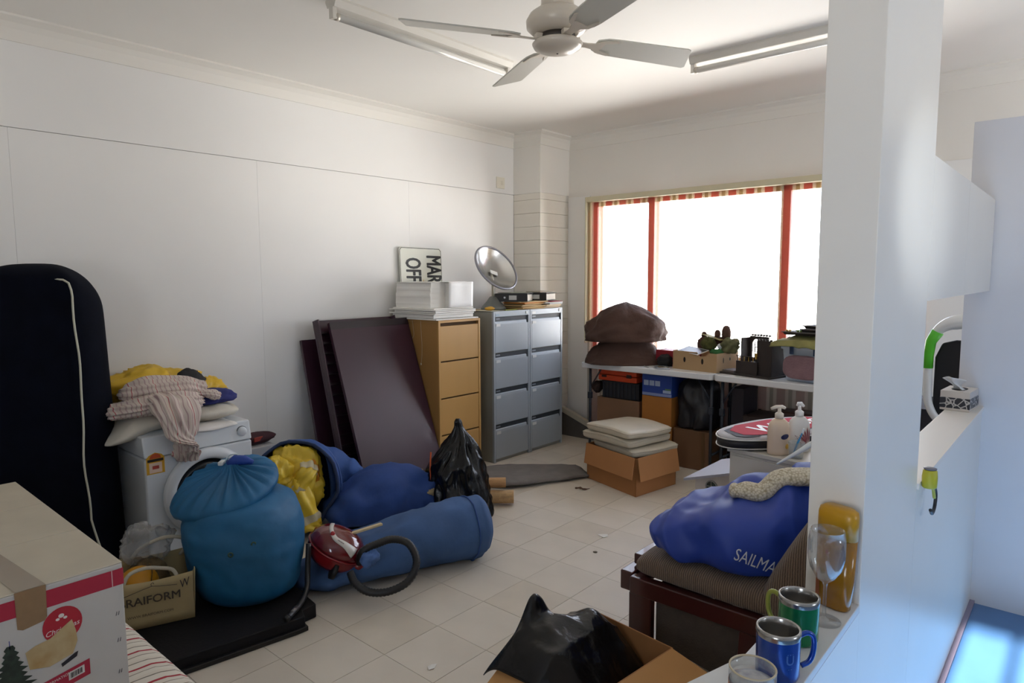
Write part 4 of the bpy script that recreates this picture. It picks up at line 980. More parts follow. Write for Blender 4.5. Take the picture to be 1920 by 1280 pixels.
g = G().grid(lambda u, v: (lerp(-4.36, -3.853, v), lerp(3.655, 3.925, u), ztop+.003+.004*sin(u*6+v*3)), 8, 8); g.build('top_sheet', pap_w, ps, world=True, smooth=True, solid=.002)
g = G().grid(lambda u, v: (lerp(-4.37, -3.94, v), lerp(3.535, 3.66, u), ztop+.001+.003*sin(u*8)), 6, 6); g.build('top_sheet', pap_m, ps, world=True, smooth=True, solid=.002)
cord = thing('cord', 'two thin white cords with a knob hanging down the side of the tan cabinet', 'cord', (-4.06, 3.505, 1.27))
cm_ = M('white_cord', '#BFB49C', .7)
G().tube(spline([(-4.03, 3.508, 1.27), (-4.025, 3.508, 1.18), (-4.018, 3.508, 1.08), (-4.022, 3.508, .98), (-4.03, 3.507, .93)], 5), .0018, 5).build('strand', cm_, cord, world=True, smooth=True)
G().lathe([(.002, 0), (.006, .004), (.006, .016), (.002, .02)], 10, (-4.031, 3.506, .912)).build('knob', cm_, cord, world=True, smooth=True)
G().tube(spline([(-4.13, 3.508, 1.27), (-4.12, 3.508, 1.21), (-4.115, 3.508, 1.15), (-4.135, 3.508, 1.125), (-4.15, 3.508, 1.135)], 5), .0016, 5).build('strand', cm_, cord, world=True, smooth=True)

# ------------------------------------------------------------------ metal sign standing on its end behind the papers
sg = thing('sign', 'white metal sign with black lettering turned on its side behind the paper stack', 'sign', (-4.4, 3.85, ZT), 0)
so = Vector((-4.405, 3.63, 1.277)); sy = Vector((0, 1, -.012)).normalized(); su = Vector((-.035, 0, 1)).normalized(); sn = sy.cross(su)
def SP(a, b, n=0): return so + sy*a + su*b + sn*n
SW, SH = .478, .595
def sgn(w_, h_, r, i): return [(i+r, i), (w_-i-r, i), (w_-i, i+r), (w_-i, h_-i-r), (w_-i-r, h_-i), (i+r, h_-i), (i, h_-i-r), (i, i+r)]
tlt = .03
ol = sgn(SW, SH, .02, 0)
g = G().add([SP(a+tlt*b*-.35, b, n) for n in (0, .004) for a, b in ol], [tuple(reversed(range(8))), tuple(range(8, 16))]+[(i, (i+1) % 8, 8+(i+1) % 8, 8+i) for i in range(8)])
g.build('plate', M('sign_enamel', '#D8D9CC', .35), sg, world=True)
bo, bi = sgn(SW, SH, .02, .004), sgn(SW, SH, .018, .009)
G().add([SP(a-tlt*b*.35, b, .0048) for a, b in bo+bi], [(i, (i+1) % 8, 8+(i+1) % 8, 8+i) for i in range(8)]).build('border', M('sign_black', '#1B1C1F', .5), sg, world=True)
sk = M('sign_black', '#1B1C1F', .5)
for s_, a, b in (('MAR', .375, .533), ('OFF', .140, .506)):
    vs, fs = textgeo(s_, .235, bold=.0045, xs=.50, align='LEFT')
    G().add([SP(a+v.y-tlt*(b-v.x)*.35, b-v.x, .0049+v.z) for v in vs], fs).build('lettering', sk, sg, world=True)
G().add([SP(a, b, .0049) for a, b in ((.238, .19), (.268, .19), (.262, .27), (.252, .33), (.244, .27))], [(0, 1, 2, 3, 4)]).build('yellow_mark', M('sign_yellow', '#D2A537', .5), sg, world=True)

# ------------------------------------------------------------------ polished dish heater on the grey cabinet
dish = thing('dish_heater', 'round polished metal dish reflector on a grey stand on the cabinets', 'heater', (-4.09, 4.43, 1.322))
G().lathe([(.115, 0), (.115, .012), (.10, .03), (.06, .075), (.035, .11), (.022, .118)], 32).build('base', M('grey_hammered', '#6E706D', .45), dish, smooth=True)
G().box(-.012, .012, -.012, .012, .11, .25).build('stem', M('pale_steel', '#A9A496', .4), dish, bevel=.003)
dn = (-fw*.62 + rt*.60 + up*.50).normalized()
q = dn.to_track_quat('Z', 'Y').to_matrix(); dc = Vector((.02, .02, .375))
chrome = M('polished_metal', '#C9C9C7', .22, metal=.9, var=.08, vs=6); rimm = M('rim_metal', '#8A8A92', .35, metal=.5)
G().lathe([(.228, .0), (.222, -.004), (.19, -.035), (.14, -.062), (.08, -.08), (.03, -.086), (.004, -.087)], 48, dc, q, False, True).build('reflector', chrome, dish, smooth=True, solid=.003)
G().tube([dc + q @ Vector((.228*cos(a), .228*sin(a), 0)) for a in [2*pi*k/48 for k in range(48)]], .010, 8, closed=True).build('rim', rimm, dish, smooth=True)
G().obox(dc + q @ Vector((.02, -.01, -.068)), (.08, .04, .006), q @ rot('Z', -20)).build('label', M('white_label', '#DEDEDA', .5), dish)
G().tube([dc + q @ Vector((0, 0, -.088)), Vector((0, 0, .24))], .016, 10).build('swivel', M('pale_steel', '#A9A496', .4), dish, smooth=True)

# ------------------------------------------------------------------ folders, binders and books on the grey cabinets
man = ['#B9986A', '#A9874F', '#C4AB7E', '#9c8157', '#BFA06A']
zf = 1.3215
def slab_item(name, label, cat, c, size, rz, m, grp=None, parts=None):
    return tag(G().obox((0, 0, size[2]/2), size).build(name, m, None, loc=c, rz=radians(rz), bevel=min(.0015, size[2]*.3), seg=1), label, cat, grp)
mk = lambda i: M('manila_%d' % i, man[i], .75, var=.08, vs=12)
dsc = ['bottom manila folder of the pile in front of the dish heater', 'second manila folder up, skewed to the right', 'middle manila folder of the pile on the grey cabinets', 'second manila folder from the top of the pile', 'topmost manila folder lying under the black binder']
for k in range(5):
    slab_item('folder', dsc[k], 'folder', (-3.975+.01*(k % 2), 4.70+.012*k*(-1)**k, zf+.0105*k), (.25, .34, .0095), (-6, 5, -3, 8, 2)[k], mk(k), 'manila folders on the grey cabinets')
zf2 = zf+.0535
slab_item('orange_folder', 'orange folder sticking out of the pile under the black binder', 'folder', (-3.955, 4.70, zf2), (.24, .34, .008), 6, M('orange_card', '#C77A2E', .7)); zf2 += .0085
slab_item('buff_folder', 'buff folder on the orange one, edge curling up', 'folder', (-3.945, 4.72, zf2), (.22, .36, .008), -7, mk(2)); zf2 += .0085
def binder(label, c, rz, m, L=.28, Wd=.30, H=.072):
    t_ = thing('lever_arch_binder', label, 'binder', c, radians(rz))
    G().box(-L/2, L/2, -Wd/2, Wd/2, 0, .004).build('lower_cover', m, t_); G().box(-L/2, L/2, -Wd/2, Wd/2, H-.004, H).build('upper_cover', m, t_)
    G().box(L/2-.004, L/2, -Wd/2, Wd/2, .004, H-.004).build('spine', m, t_)
    G().box(-L/2+.01, L/2-.02, -Wd/2+.01, Wd/2-.01, .006, H-.012).build('pages', M('page_block', '#C5BFB4', .8), t_)
    G().box(L/2, L/2+.001, -.02, .05, .015, .055).build('spine_label', M('binder_label', '#B8B8B6', .5), t_)
    G().lathe([(.009, 0), (.009, .0015), (.005, .0015)], 14, (L/2, -.06, H/2), RX).build('finger_ring', M('ring_steel', '#BFC3C6', .3, metal=.8), t_)
blkb = M('binder_black', '#131318', .45)
binder('black lever arch binder lying flat behind the dish heater stand', (-4.0, 4.62, zf2+.0005), -62, blkb)
binder('black lever arch binder lying by the painted pier', (-3.98, 4.965, zf2+.0005), -74, blkb, .26, .24)
pile = ['grey paper pad at the bottom of the pile near the pier', 'pale book under the white pads near the pier', 'white paper pad under the second binder', 'white pad sticking out under the maroon folder', 'maroon folder directly under the binder by the pier']
cols = ['#B9A58A', '#C3B193', '#BFC0C0', '#CDCECB', '#8A2433']
zb = zf
for k in range(5):
    th = (.018, .016, .012, .012, .006)[k]
    slab_item('paper_pad' if k in (0, 2, 3) else ('book' if k == 1 else 'maroon_folder'), pile[k], 'pad' if k in (0, 2, 3) else ('book' if k == 1 else 'folder'), (-3.97+.01*k, 4.99+.01*(k % 3), zb), (.24, .22+.02*(k % 2), th-.001), (-3, 2, 6, -5, 9)[k], M('pile_%d' % k, cols[k], .75)); zb += th
zc_ = zf2+.074
slab_item('book', 'pale book lying on the binder by the pier, topmost of the pile', 'book', (-4.0, 5.0, zc_), (.20, .2, .012), -8, M('pile_5', '#B5A99A', .7))
slab_item('grey_card', 'thin grey card lying on the binder behind the dish', 'card', (-4.03, 4.66, zc_), (.22, .24, .004), -14, M('pile_6', '#8F8F80', .7))
slab_item('pale_sheet', 'pale sheet lying under the dish heater at the left cabinet edge', 'sheet', (-3.96, 4.20, zf), (.20, .12, .003), 4, M('pile_7', '#C9C4AE', .7))
slab_item('brown_envelope', 'brown envelope overlapping the gap to the tan cabinet', 'envelope', (-4.2, 4.22, zf), (.26, .13, .004), -7, mk(1))
tag(crumple((-3.93, 4.21, zf+.02), (.03, .055, .015), .2, 2, 97, 28, 14, zmin=zf+.0045).build('yellow_duster', M('ochre_cloth', '#B98A22', .7), None, world=True, loc=(-3.93, 4.21, zf+.005), smooth=True), 'small ochre yellow cloth at the front left of the grey cabinets', 'cloth')
slab_item('lime_strip', 'lime green and black strip lying at the front edge of the grey cabinets', 'strip', (-3.88, 4.44, zf), (.02, .2, .006), 6, M('lime_card', '#A7AB4A', .6))

# ------------------------------------------------------------------ grey carpet piece on the floor, and sloping board behind
cpt_m = M('grey_carpet', '#6F6A66', .95, var=.12, vs=14, bump=.5, bs=220, sheen=.1)
lo = spline([(-3.72, 3.62, 0), (-3.30, 3.68, 0), (-3.10, 4.02, 0), (-2.965, 4.34, 0)], 12); hi = spline([(-3.80, 3.95, 0), (-3.72, 4.13, 0), (-3.56, 4.28, 0), (-3.24, 4.53, 0)], 12)
def cf(u, v):
    i = min(int(u*36), 35); p = lo[i].lerp(lo[i+1], u*36-i).lerp(hi[i].lerp(hi[i+1], u*36-i), v)
    p.z = .012 + .055*sin(pi*min(1, v*1.0+.08))**.6*(.75+.4*N((u*3, v*2, 0), 1, 2))*min(1, (1-u)*6+.35) + .006*N((u*9, v*5, 1), 1, 4); return p
g = G().grid(cf, 36, 20)
tag(g.build('carpet_offcut', cpt_m, None, world=True, loc=(-3.3, 4.1, 0), smooth=True, solid=.016), 'rumpled grey carpet offcut on the floor before the grey cabinets', 'carpet')
lb_ = thing('sloping_board', 'dark grey board with a cream edge leaning behind the table leg', 'board', (-3.75, 5.35, 0))
G().hexa([(-4.05, 5.39, 0), (-3.42, 5.39, 0), (-3.42, 5.42, 0), (-4.05, 5.42, 0)], [(-4.05, 5.40, .245), (-3.42, 5.40, .02), (-3.42, 5.43, .02), (-4.05, 5.43, .245)]).build('board', M('dark_grey_board', '#57534F', .7, var=.1, vs=8), lb_, world=True)
G().hexa([(-4.05, 5.385, .245), (-3.42, 5.385, .02), (-3.42, 5.435, .02), (-4.05, 5.435, .245)], [(-4.05, 5.385, .295), (-3.42, 5.385, .07), (-3.42, 5.435, .07), (-4.05, 5.435, .295)]).build('cream_edge', M('cream_edge', '#B9B2A2', .6), lb_, world=True)
# ================================================================== TABLES AND WHAT STANDS ON AND UNDER THEM
ply_m = M('white_table_plastic', '#D5D6D8', .35, bump=.04, bs=120); leg_m = M('dark_tube_steel', '#1F2530', .45)
TZ = .835
def trestle(label, loc, rz, L, Wd, legs):
    t_ = thing('folding_table', label, 'table', loc, radians(rz), 'white folding tables by the window')
    G().prism([(0.02, 0), (L-.02, 0), (L, .02), (L, Wd-.02), (L-.02, Wd), (.02, Wd), (0, Wd-.02), (0, .02)], TZ-.05, TZ).build('table_top', ply_m, t_, bevel=.008, seg=3)
    for x in legs:
        for y in (.06, Wd-.06):
            l_ = G().tube([(x, y, TZ-.05), (x, y, .42), (x, y, .012)], .013, 10).build('leg', leg_m, t_, smooth=True)
            G().lathe([(.017, 0), (.017, .03), (.0135, .034)], 12, (x, y, 0)).build('foot_cap', M('black_tube', '#1c1b1d', .35), l_, smooth=True)
            G().box(x-.018, x+.018, y-.017, y+.017, .50, .56).build('lock_sleeve', leg_m, l_, bevel=.004)
        G().tube([(x, .06, .16), (x, Wd-.06, .16)], .010, 8).build('cross_bar', leg_m, t_, smooth=True)
        G().tube([(x, Wd/2, TZ-.05), (x+(.22 if x < L/2 else -.22), Wd/2, TZ-.05)], .008, 8).build('brace', leg_m, t_, smooth=True)
        G().tube([(x, .06, .60), (x+(.12 if x < L/2 else -.12), .06, TZ-.05)], .007, 8).build('brace', leg_m, t_, smooth=True)
trestle('white folding table under the left window pane, with the brown rocks on it', (-3.505, 4.965, 0), .9, 1.26, .50, (.07, 1.235))
trestle('second white folding table, right end hidden behind the white post', (-2.235, 4.99, 0), -4.2, 1.30, .50, (.05, 1.2))

# papier-mache boulders
rock_m = M('brown_papier_mache', '#432B21', .8, var=.2, vs=4, bump=.35, bs=35)
def boulder(label, c, r, seed, amp, taper, wedge=0):
    R = rot('Z', 41); g = G(); rings = []
    for j in range(25):
        th = j/24; ring = []
        for k in range(60):
            a = 2*pi*k/60
            prof = taper(th)
            d = Vector((cos(a), sin(a), th*1.2))
            n1 = F(d, 1.3, seed); n2 = ridge(d, 1.9, seed+4)
            n3 = ridge(d, 4.2, seed+8)
            kx = prof*(1+amp*n1+amp*.40*(n2-.4)+amp*.16*(n3-.4))
            z = r[2]*(th + wedge*cos(a)*(1-th)*.4) + .03*n1*(th > .02)
            ring.append(Vector(c) + R @ Vector((cos(a)*r[0]*kx, sin(a)*r[1]*kx, 0)) + Vector((0, 0, max(z, 0))))
        rings.append(ring)
    g.loft(rings); o = g.build('rock_prop', rock_m, None, world=True, loc=c, smooth=True)
    return tag(o, label, 'prop rock', 'brown papier-mache rocks on the table')
boulder('lower brown papier-mache rock, a flared base on the white table', (-3.16, 5.19, TZ), (.34, .22, .215), 3, .07, lambda t_: 1.08-.42*t_)
boulder('upper brown papier-mache rock, a wide cap resting on the flared base', (-3.15, 5.18, TZ+.205), (.36, .225, .335), 12, .17, lambda t_: max(.01, 1.0*(1-t_**2.5)**.58))

# red box and black mesh behind
slab_item('red_box', 'flat red box behind the cardboard tray, against the curtain', 'box', (-2.70, 5.30, TZ), (.36, .15, .135), -4, M('crimson_card', '#8C1626', .5))
mo = thing('black_net_bag', 'small black bundle between the rock and the red box', 'bundle', (-2.81, 5.14, TZ))
crumple((-2.775, 5.20, TZ+.045), (.065, .05, .055), .35, 2.4, 101, 36, 18, zmin=TZ+.001).build('bundle', M('black_net', '#121013', .8), mo, world=True, smooth=True)
tray = thing('silver_tray', 'little silver tray of coins and bits beside the rocks', 'tray', (-2.79, 5.05, TZ))
G().lathe([(.055, 0), (.06, .004), (.066, .012), (.062, .012), (.055, .005), (.004, .004)], 24, (.05, .03, 0)).build('dish', M('tray_steel', '#B9BABC', .3, metal=.8), tray, smooth=True)
for k in range(7):
    a = k*.9; G().lathe([(.013, 0), (.013, .003)], 12, (.05+.03*cos(a), .03+.03*sin(a), .006+.003*(k % 2))).build('coin', M('coin_%d' % (k % 3), ('#B79A62', '#C4C5C7', '#8D6C4C')[k % 3], .35, metal=.6), tray)
tag(G().obox((-2.86, 5.03, TZ+.006), (.10, .012, .006), rot('Z', -40)).build('knife', M('tray_steel', '#B9BABC', .3, metal=.8), None, world=True, loc=(-2.86, 5.03, TZ), bevel=.002), 'small steel blade lying at the table edge below the rocks', 'knife')
tag(G().obox((-2.69, 5.02, TZ+.004), (.11, .06, .003), rot('Z', 20)).build('foil_card', M('foil_grey', '#A8A9AC', .4, metal=.4), None, world=True, loc=(-2.69, 5.02, TZ)), 'shiny grey card lying by the cardboard tray corner', 'card')

# cardboard produce tray with figures
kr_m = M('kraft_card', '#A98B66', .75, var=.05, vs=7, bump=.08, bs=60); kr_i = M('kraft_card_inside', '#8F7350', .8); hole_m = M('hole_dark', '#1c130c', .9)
def carton_open(label, loc, rz, L, D_, H_, m, mi, name='open_carton', holes=(), notch=False, grp=None):
    """local x along the front (0..L), y back (0..D_)"""
    t_ = thing(name, label, 'carton', loc, radians(rz), grp)
    th = .005
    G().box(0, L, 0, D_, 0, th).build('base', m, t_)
    if notch:
        poly = [(0, th), (L, th), (L, H_), (L*.82, H_), (L*.76, H_-.03), (L*.62, H_-.03), (L*.56, H_), (0, H_)]
        G().prism(poly, 0, th, Matrix(((1, 0, 0, 0), (0, 0, 1, 0), (0, 1, 0, 0), (0, 0, 0, 1)))).build('front_panel', m, t_)
    else: G().box(0, L, 0, th, th, H_).build('front_panel', m, t_, bevel=.001, seg=1)
    G().box(0, L, D_-th, D_, th, H_).build('back_panel', m, t_)
    G().box(0, th, th, D_-th, th, H_).build('side_panel', m, t_); G().box(L-th, L, th, D_-th, th, H_).build('side_panel', m, t_)
    for face, a, z, w_, h_ in holes:
        pts = [(w_*cos(2*pi*k/16), h_*sin(2*pi*k/16)) for k in range(16)]
        vs = [(a+x, -.0012, z+y) if face == 'f' else (L+.0012, a+x, z+y) for x, y in pts]
        G().add(vs, [tuple(range(16))]).build('hand_hole', hole_m, t_)
    return t_
ct = carton_open('cardboard produce tray full of figures on the white table', (-2.66, 5.125, TZ), -7.5, .415, .33, .155, kr_m, kr_i, 'produce_tray', [('f', .115, .085, .011, .022), ('f', .285, .083, .011, .024), ('s', .10, .095, .007, .024), ('s', .20, .10, .009, .014)], True)
moss_m = M('moss_green', '#484A22', .95, var=.4, vs=25, bump=.8, bs=60)
tag(crumple((-2.40, 5.25, TZ+.215), (.062, .055, .058), .25, 3, 111, 40, 20).build('moss_ball', moss_m, None, world=True, loc=(-2.40, 5.25, TZ+.16), smooth=True), 'round mossy green rock in the middle of the cardboard tray', 'moss rock')
def stub(label, c, h, r, m):
    t_ = thing('clay_figure', label, 'figure', c, 0, 'brown figures in the cardboard tray')
    G().lathe([(r*.9, 0), (r, h*.25), (r*.95, h*.6), (r*.7, h*.88), (r*.3, h*.98), (.003, h)], 16).build('head', m, t_, smooth=True)
    G().lathe([(r*.75, -.06), (r*.8, -.02), (r*.9, .001)], 16).build('neck', m, t_, smooth=True)
cl_m = M('brown_clay', '#4B2F24', .8, var=.2, vs=20, bump=.3, bs=60)
stub('shortest brown figure, leftmost in the cardboard tray', (-2.475, 5.32, TZ+.26), .05, .024, cl_m)
stub('middle brown figure between two others in the cardboard tray', (-2.365, 5.34, TZ+.27), .06, .026, cl_m)
stub('tallest brown figure, rightmost in the cardboard tray', (-2.285, 5.33, TZ+.26), .11, .038, cl_m)
tag(crumple((-2.475, 5.31, TZ+.20), (.05, .045, .06), .3, 2.4, 113, 32, 16).build('brown_stone', cl_m, None, world=True, loc=(-2.47, 5.31, TZ+.15), smooth=True), 'dark brown stone under the leftmost figure in the tray', 'stone')
tag(crumple((-2.35, 5.33, TZ+.235), (.07, .04, .04), .3, 2.4, 114, 32, 16).build('brown_stone', cl_m, None, world=True, loc=(-2.35, 5.33, TZ+.2), smooth=True), 'dark brown stone under the two taller figures in the tray', 'stone')
tag(G().obox((-2.39, 5.30, TZ+.27), (.19, .07, .004), rot('Z', -10) @ rot('Y', 13)).build('olive_card', M('olive_card', '#8C8347', .7), None, world=True, loc=(-2.39, 5.30, TZ+.27)), 'olive card lying tilted across the figures in the tray', 'card')
tag(crumple((-2.225, 5.26, TZ+.205), (.07, .06, .06), .45, 2.3, 117, 40, 20).build('sage_cloth', M('sage_cloth', '#666645', .85, var=.2, vs=14), None, world=True, loc=(-2.23, 5.26, TZ+.15), smooth=True), 'bunched sage green cloth at the right of the cardboard tray', 'cloth')
tag(crumple((-2.315, 5.215, TZ+.15), (.05, .03, .03), .3, 2.2, 119, 32, 16).build('green_cloth', M('green_cloth', '#2F6B38', .8, var=.2, vs=14), None, world=True, loc=(-2.315, 5.21, TZ+.13), smooth=True), 'small emerald green scrap at the front of the cardboard tray', 'cloth')
tag(G().ball((-2.30, 5.25, TZ+.20), .024, 20, 12).build('white_ball', M('white_ball', '#DFE4EA', .3), None, world=True, loc=(-2.30, 5.25, TZ+.18), smooth=True), 'small white ball in the cardboard tray', 'ball')
phf = thing('photograph', 'dark photograph in a white border leaning over the tray front', 'photograph', (-2.50, 5.17, TZ+.16))
R = rot('Z', -22) @ rot('X', 14) @ rot('Y', 4)
G().obox((0, 0, 0), (.24, .13, .004), R).build('print', M('photo_border', '#C9C9C7', .4), phf); G().obox(R @ Vector((0, 0, .0026)), (.22, .112, .0014), R).build('image_area', M('photo_dark', '#2C2E33', .35, var=.4, vs=12), phf)

# black model castle
cas_m = M('castle_black', '#2A211E', .7, var=.2, vs=10); gold = M('castle_gold', '#A98A3A', .5)
ca = thing('model_castle', 'dark brown model castle ruin with a pierced window on the second table', 'model', (-2.206, 5.097, TZ), radians(-14))
CWp, CD = .42, .30
G().box(-.03, CWp, 0, CD+.05, 0, .015).build('base', cas_m, ca, bevel=.002)
def pierced(y, x0, x1, z0, z1, name, win):
    g = G(); wx0, wx1, wz0, wz1 = win; th = .014
    g.box(x0, wx0, y, y+th, z0, z1).box(wx1, x1, y, y+th, z0, z1).box(wx0, wx1, y, y+th, z0, wz0)
    n = 10; c = (wx0+wx1)/2; hw = (wx1-wx0)/2; pa = [(c+hw*cos(pi-pi*k/n), wz1-hw*1.2+hw*1.2*sin(pi*k/n)) for k in range(n+1)]
    for (a, b), (a2, b2) in zip(pa[:-1], pa[1:]): g.add([(a, y, b), (a2, y, b2), (a2, y, z1), (a, y, z1), (a, y+th, b), (a2, y+th, b2), (a2, y+th, z1), (a, y+th, z1)], [(0, 1, 2, 3), (4, 7, 6, 5), (0, 4, 5, 1), (3, 2, 6, 7)])
    g.build(name, cas_m, ca)
    for k in (1, 2): xx = lerp(wx0, wx1, k/3); G().box(xx-.0025, xx+.0025, y+.004, y+.01, wz0, wz1-.01).build('mullion', cas_m, ca)
    for a_, b_ in ((.33, .35), (.66, .6)): G().tube([(c+hw*.5*cos(t_*.63), y+.007, lerp(wz0, wz1, b_+.1)+hw*.5*sin(t_*.63)) for t_ in range(10)], .0028, 5, closed=True).build('tracery', cas_m, ca)
pierced(.20, .10, .27, .015, .30, 'tower_wall', (.120, .195, .125, .278))
pierced(.10, .03, .12, .015, .28, 'tower_wall', (.055, .085, .12, .24)) if False else None
G().box(.27, .40, .05, .065, .015, .285).build('front_wall', cas_m, ca, bevel=.002); G().box(.385, .40, .065, .30, .015, .28).build('side_wall', cas_m, ca, bevel=.002)
G().box(.09, .10, .10, .234, .015, .29).build('side_wall', cas_m, ca, bevel=.002)
G().box(.10, .29, .03, .045, .015, .115).build('front_parapet', cas_m, ca, bevel=.002); G().box(.10, .27, .045, .22, .09, .10).build('gallery_floor', cas_m, ca)
for k in range(9): xx = .11+.02*k; G().tube([(xx, .038, .115), (xx, .038, .15)], .0028, 5).build('baluster', gold if k % 2 else cas_m, ca)
G().box(.10, .29, .034, .042, .15, .156).build('handrail', cas_m, ca)
G().box(.272, .282, .030, .044, .14, .185).build('gold_post', gold, ca)
for k in range(7): G().box(.10+.026*k, .113+.026*k, .218, .236, .30, .315).build('merlon', cas_m, ca)
for k in range(5): G().box(.275+.027*k, .288+.027*k, .048, .067, .285, .297).build('merlon', cas_m, ca)
G().lathe([(.03, .28), (.034, .30), (.02, .31)], 10, (.41, .29, 0)).build('corner_cap', cas_m, ca)
G().box(-.02, .09, .02, .16, .015, .03).build('step', M('castle_grey', '#5B5350', .8), ca)

# clear plastic tub
tub_m = M('cloudy_tub', '#C3CEDA', .35); lid_m = M('tub_lid', '#AFC6DA', .35); lat_m = M('tub_latch', '#2F4566', .4)
tu = thing('storage_tub', 'cloudy plastic storage tub with blue latches on the second white table', 'storage tub', (-1.745, 5.05, TZ), radians(-11))
rings = []
for z, ins, r in ((0, .035, .03), (.01, .028, .035), (.12, .016, .035), (.235, .006, .035), (.24, -.004, .035), (.262, -.004, .035)):
    ring = []; x0, x1, y0, y1 = ins, .40-ins, ins, .34-ins
    for cx_, cy2, a0 in ((x1-r, y1-r, 0), (x0+r, y1-r, 90), (x0+r, y0+r, 180), (x1-r, y0+r, 270)):
        for k in range(6): a = radians(a0+18*k); ring.append((cx_+r*cos(a), cy2+r*sin(a), z))
    rings.append(ring)
G().loft(rings, True, False).build('tub_body', tub_m, tu, smooth=True, solid=.002)
G().prism([(-.012, .01), (.01, -.012), (.39, -.012), (.412, .01), (.412, .33), (.39, .352), (.01, .352), (-.012, .33)], .255, .275).build('lid', lid_m, tu, bevel=.005, seg=3)
for xx in (.10, .28):
    lt = G().box(xx-.016, xx+.016, -.018, -.010, .205, .262).build('latch', lat_m, tu, bevel=.003)
    G().box(xx-.010, xx+.010, -.022, -.016, .205, .222).build('latch_tab', lat_m, lt, bevel=.002)
G().ball((.20, .048, .118), (.155, .03, .095), 30, 18, lambda d: 1+.05*N(d, 2, 5)).build('brown_loaf', M('mauve_brown_foam', '#6B4F4C', .9, var=.15, vs=12, bump=.3, bs=80), tu, smooth=True) if False else None
lf = tag(G().ball((0, 0, 0), (.148, .016, .088), 32, 18, lambda d: (1+.04*N(d, 2, 5))*(abs(d.x)**3.2+abs(d.y)**3.2+abs(d.z)**3.2)**(-1/3.2)).build('foam_disc', M('mauve_brown_foam', '#86696F', .9, var=.15, vs=12, bump=.3, bs=80), None, loc=(-1.566, 5.000, TZ+.112), rz=radians(-11), smooth=True), 'mauve brown rounded slab showing on the front of the cloudy tub', 'slab')
cg = G().grid(lambda u, v: (lerp(-1.80, -1.34, u)+.01*N((u*4, v*4, 0), 1, 3), lerp(5.0, 5.32, v)-.09*u+.015*N((u*3, 0, 2), 1, 5)-(.03 if v < .2 else 0), TZ+.279+.028*abs(N((u*3, v*3, 0), 1.1, 8))+.05*sin(pi*u)*sin(pi*v) - .02*(v < .08)), 24, 18)
tag(cg.build('olive_cloth', M('olive_yellow_cloth', '#86834F', .85, var=.25, vs=8), None, world=True, loc=(-1.57, 5.1, TZ+.28), smooth=True, solid=.006), 'olive yellow cloth spread over the lid of the storage tub', 'cloth')
tr_m = M('dark_tray', '#241E1C', .5)
def seedtray(label, c, rz, s):
    t_ = thing('plant_tray', label, 'tray', c, radians(rz), 'dark trays on the storage tub')
    g = G(); a, b = s; rings = [[(-a, -b, 0), (a, -b, 0), (a, b, 0), (-a, b, 0)], [(-a-.012, -b-.012, .022), (a+.012, -b-.012, .022), (a+.012, b+.012, .022), (-a-.012, b+.012, .022)], [(-a-.002, -b-.002, .022), (a+.002, -b-.002, .022), (a+.002, b+.002, .022), (-a-.002, b+.002, .022)], [(-a+.008, -b+.008, .005), (a-.008, -b+.008, .005), (a-.008, b-.008, .005), (-a+.008, b-.008, .005)]]
    g.loft(rings).build('tray_body', tr_m, t_)
    G().box(-a-.016, a+.016, -b-.016, -b-.011, .016, .024).build('rim', M('tray_rim', '#4a4340', .5), t_)
seedtray('lowest dark plant tray on the olive cloth', (-1.50, 5.12, TZ+.345), -13, (.20, .11))
seedtray('middle dark plant tray stacked on the storage tub', (-1.44, 5.12, TZ+.370), -9, (.13, .10))
seedtray('top dark plant tray stacked on the storage tub', (-1.43, 5.13, TZ+.395), -14, (.12, .10))
def plant(label, c, n, L, m, grp='small plants on the trays'):
    t_ = thing('succulent', label, 'plant', c, 0, grp)
    for k in range(n):
        a = 2*pi*k/n+.3*N((k, 0, 0), 1.3, 4); tilt_ = .35+.5*((k*7) % 5)/5
        d = Vector((cos(a)*sin(tilt_), sin(a)*sin(tilt_), cos(tilt_))); P = [d*L*t_0+Vector((0, 0, -.02*t_0*t_0)) for t_0 in (0, .35, .7, 1)]
        G().tube(P, [.005, .007, .005, .001], 6).build('leaf', m, t_, smooth=True)
plant('spiky green plant on the lowest tray on the tub', (-1.615, 5.07, TZ+.352), 9, .055, M('leaf_green', '#6F8A34', .5))
plant('yellow and pink tipped plant at the left end of the tray', (-1.705, 5.10, TZ+.352), 8, .05, M('leaf_yellow', '#B59A4A', .5, var=.3, vs=30))

# ------------------------------------------------------------------ stored things under the tables
def closed_box(name, label, cat, c, size, rz, m, tape=True, grp=None):
    t_ = thing(name, label, cat, c, radians(rz), grp); a, b, h = size
    G().box(-a/2, a/2, -b/2, b/2, 0, h-.004).build('body', m, t_, bevel=.004)
    G().box(-a/2+.001, a/2-.001, -b/2+.001, -.001, h-.0045, h).build('flap', m, t_, bevel=.001, seg=1); G().box(-a/2+.001, a/2-.001, .001, b/2-.001, h-.0045, h).build('flap', m, t_, bevel=.001, seg=1)
    return t_
brn = M('brown_carton', '#7A5A42', .75, var=.06, vs=5)
closed_box('brown_carton', 'plain brown carton under the left table below the black crate', 'carton', (-3.175, 5.25, 0), (.44, .34, .515), 0, brn)
cr_ = thing('plastic_crate', 'black slotted plastic crate between brown carton and orange case', 'crate', (-3.15, 5.25, .516))
cb = M('crate_black', '#15161C', .5)
for (a, b, c_, d_) in ((-.19, .19, -.165, -.157), (-.19, .19, .157, .165), (-.19, -.182, -.157, .157), (.182, .19, -.157, .157)): G().box(a, b, c_, d_, 0, .155).build('side', cb, cr_)
G().box(-.19, .19, -.165, .165, 0, .006).build('base', cb, cr_)
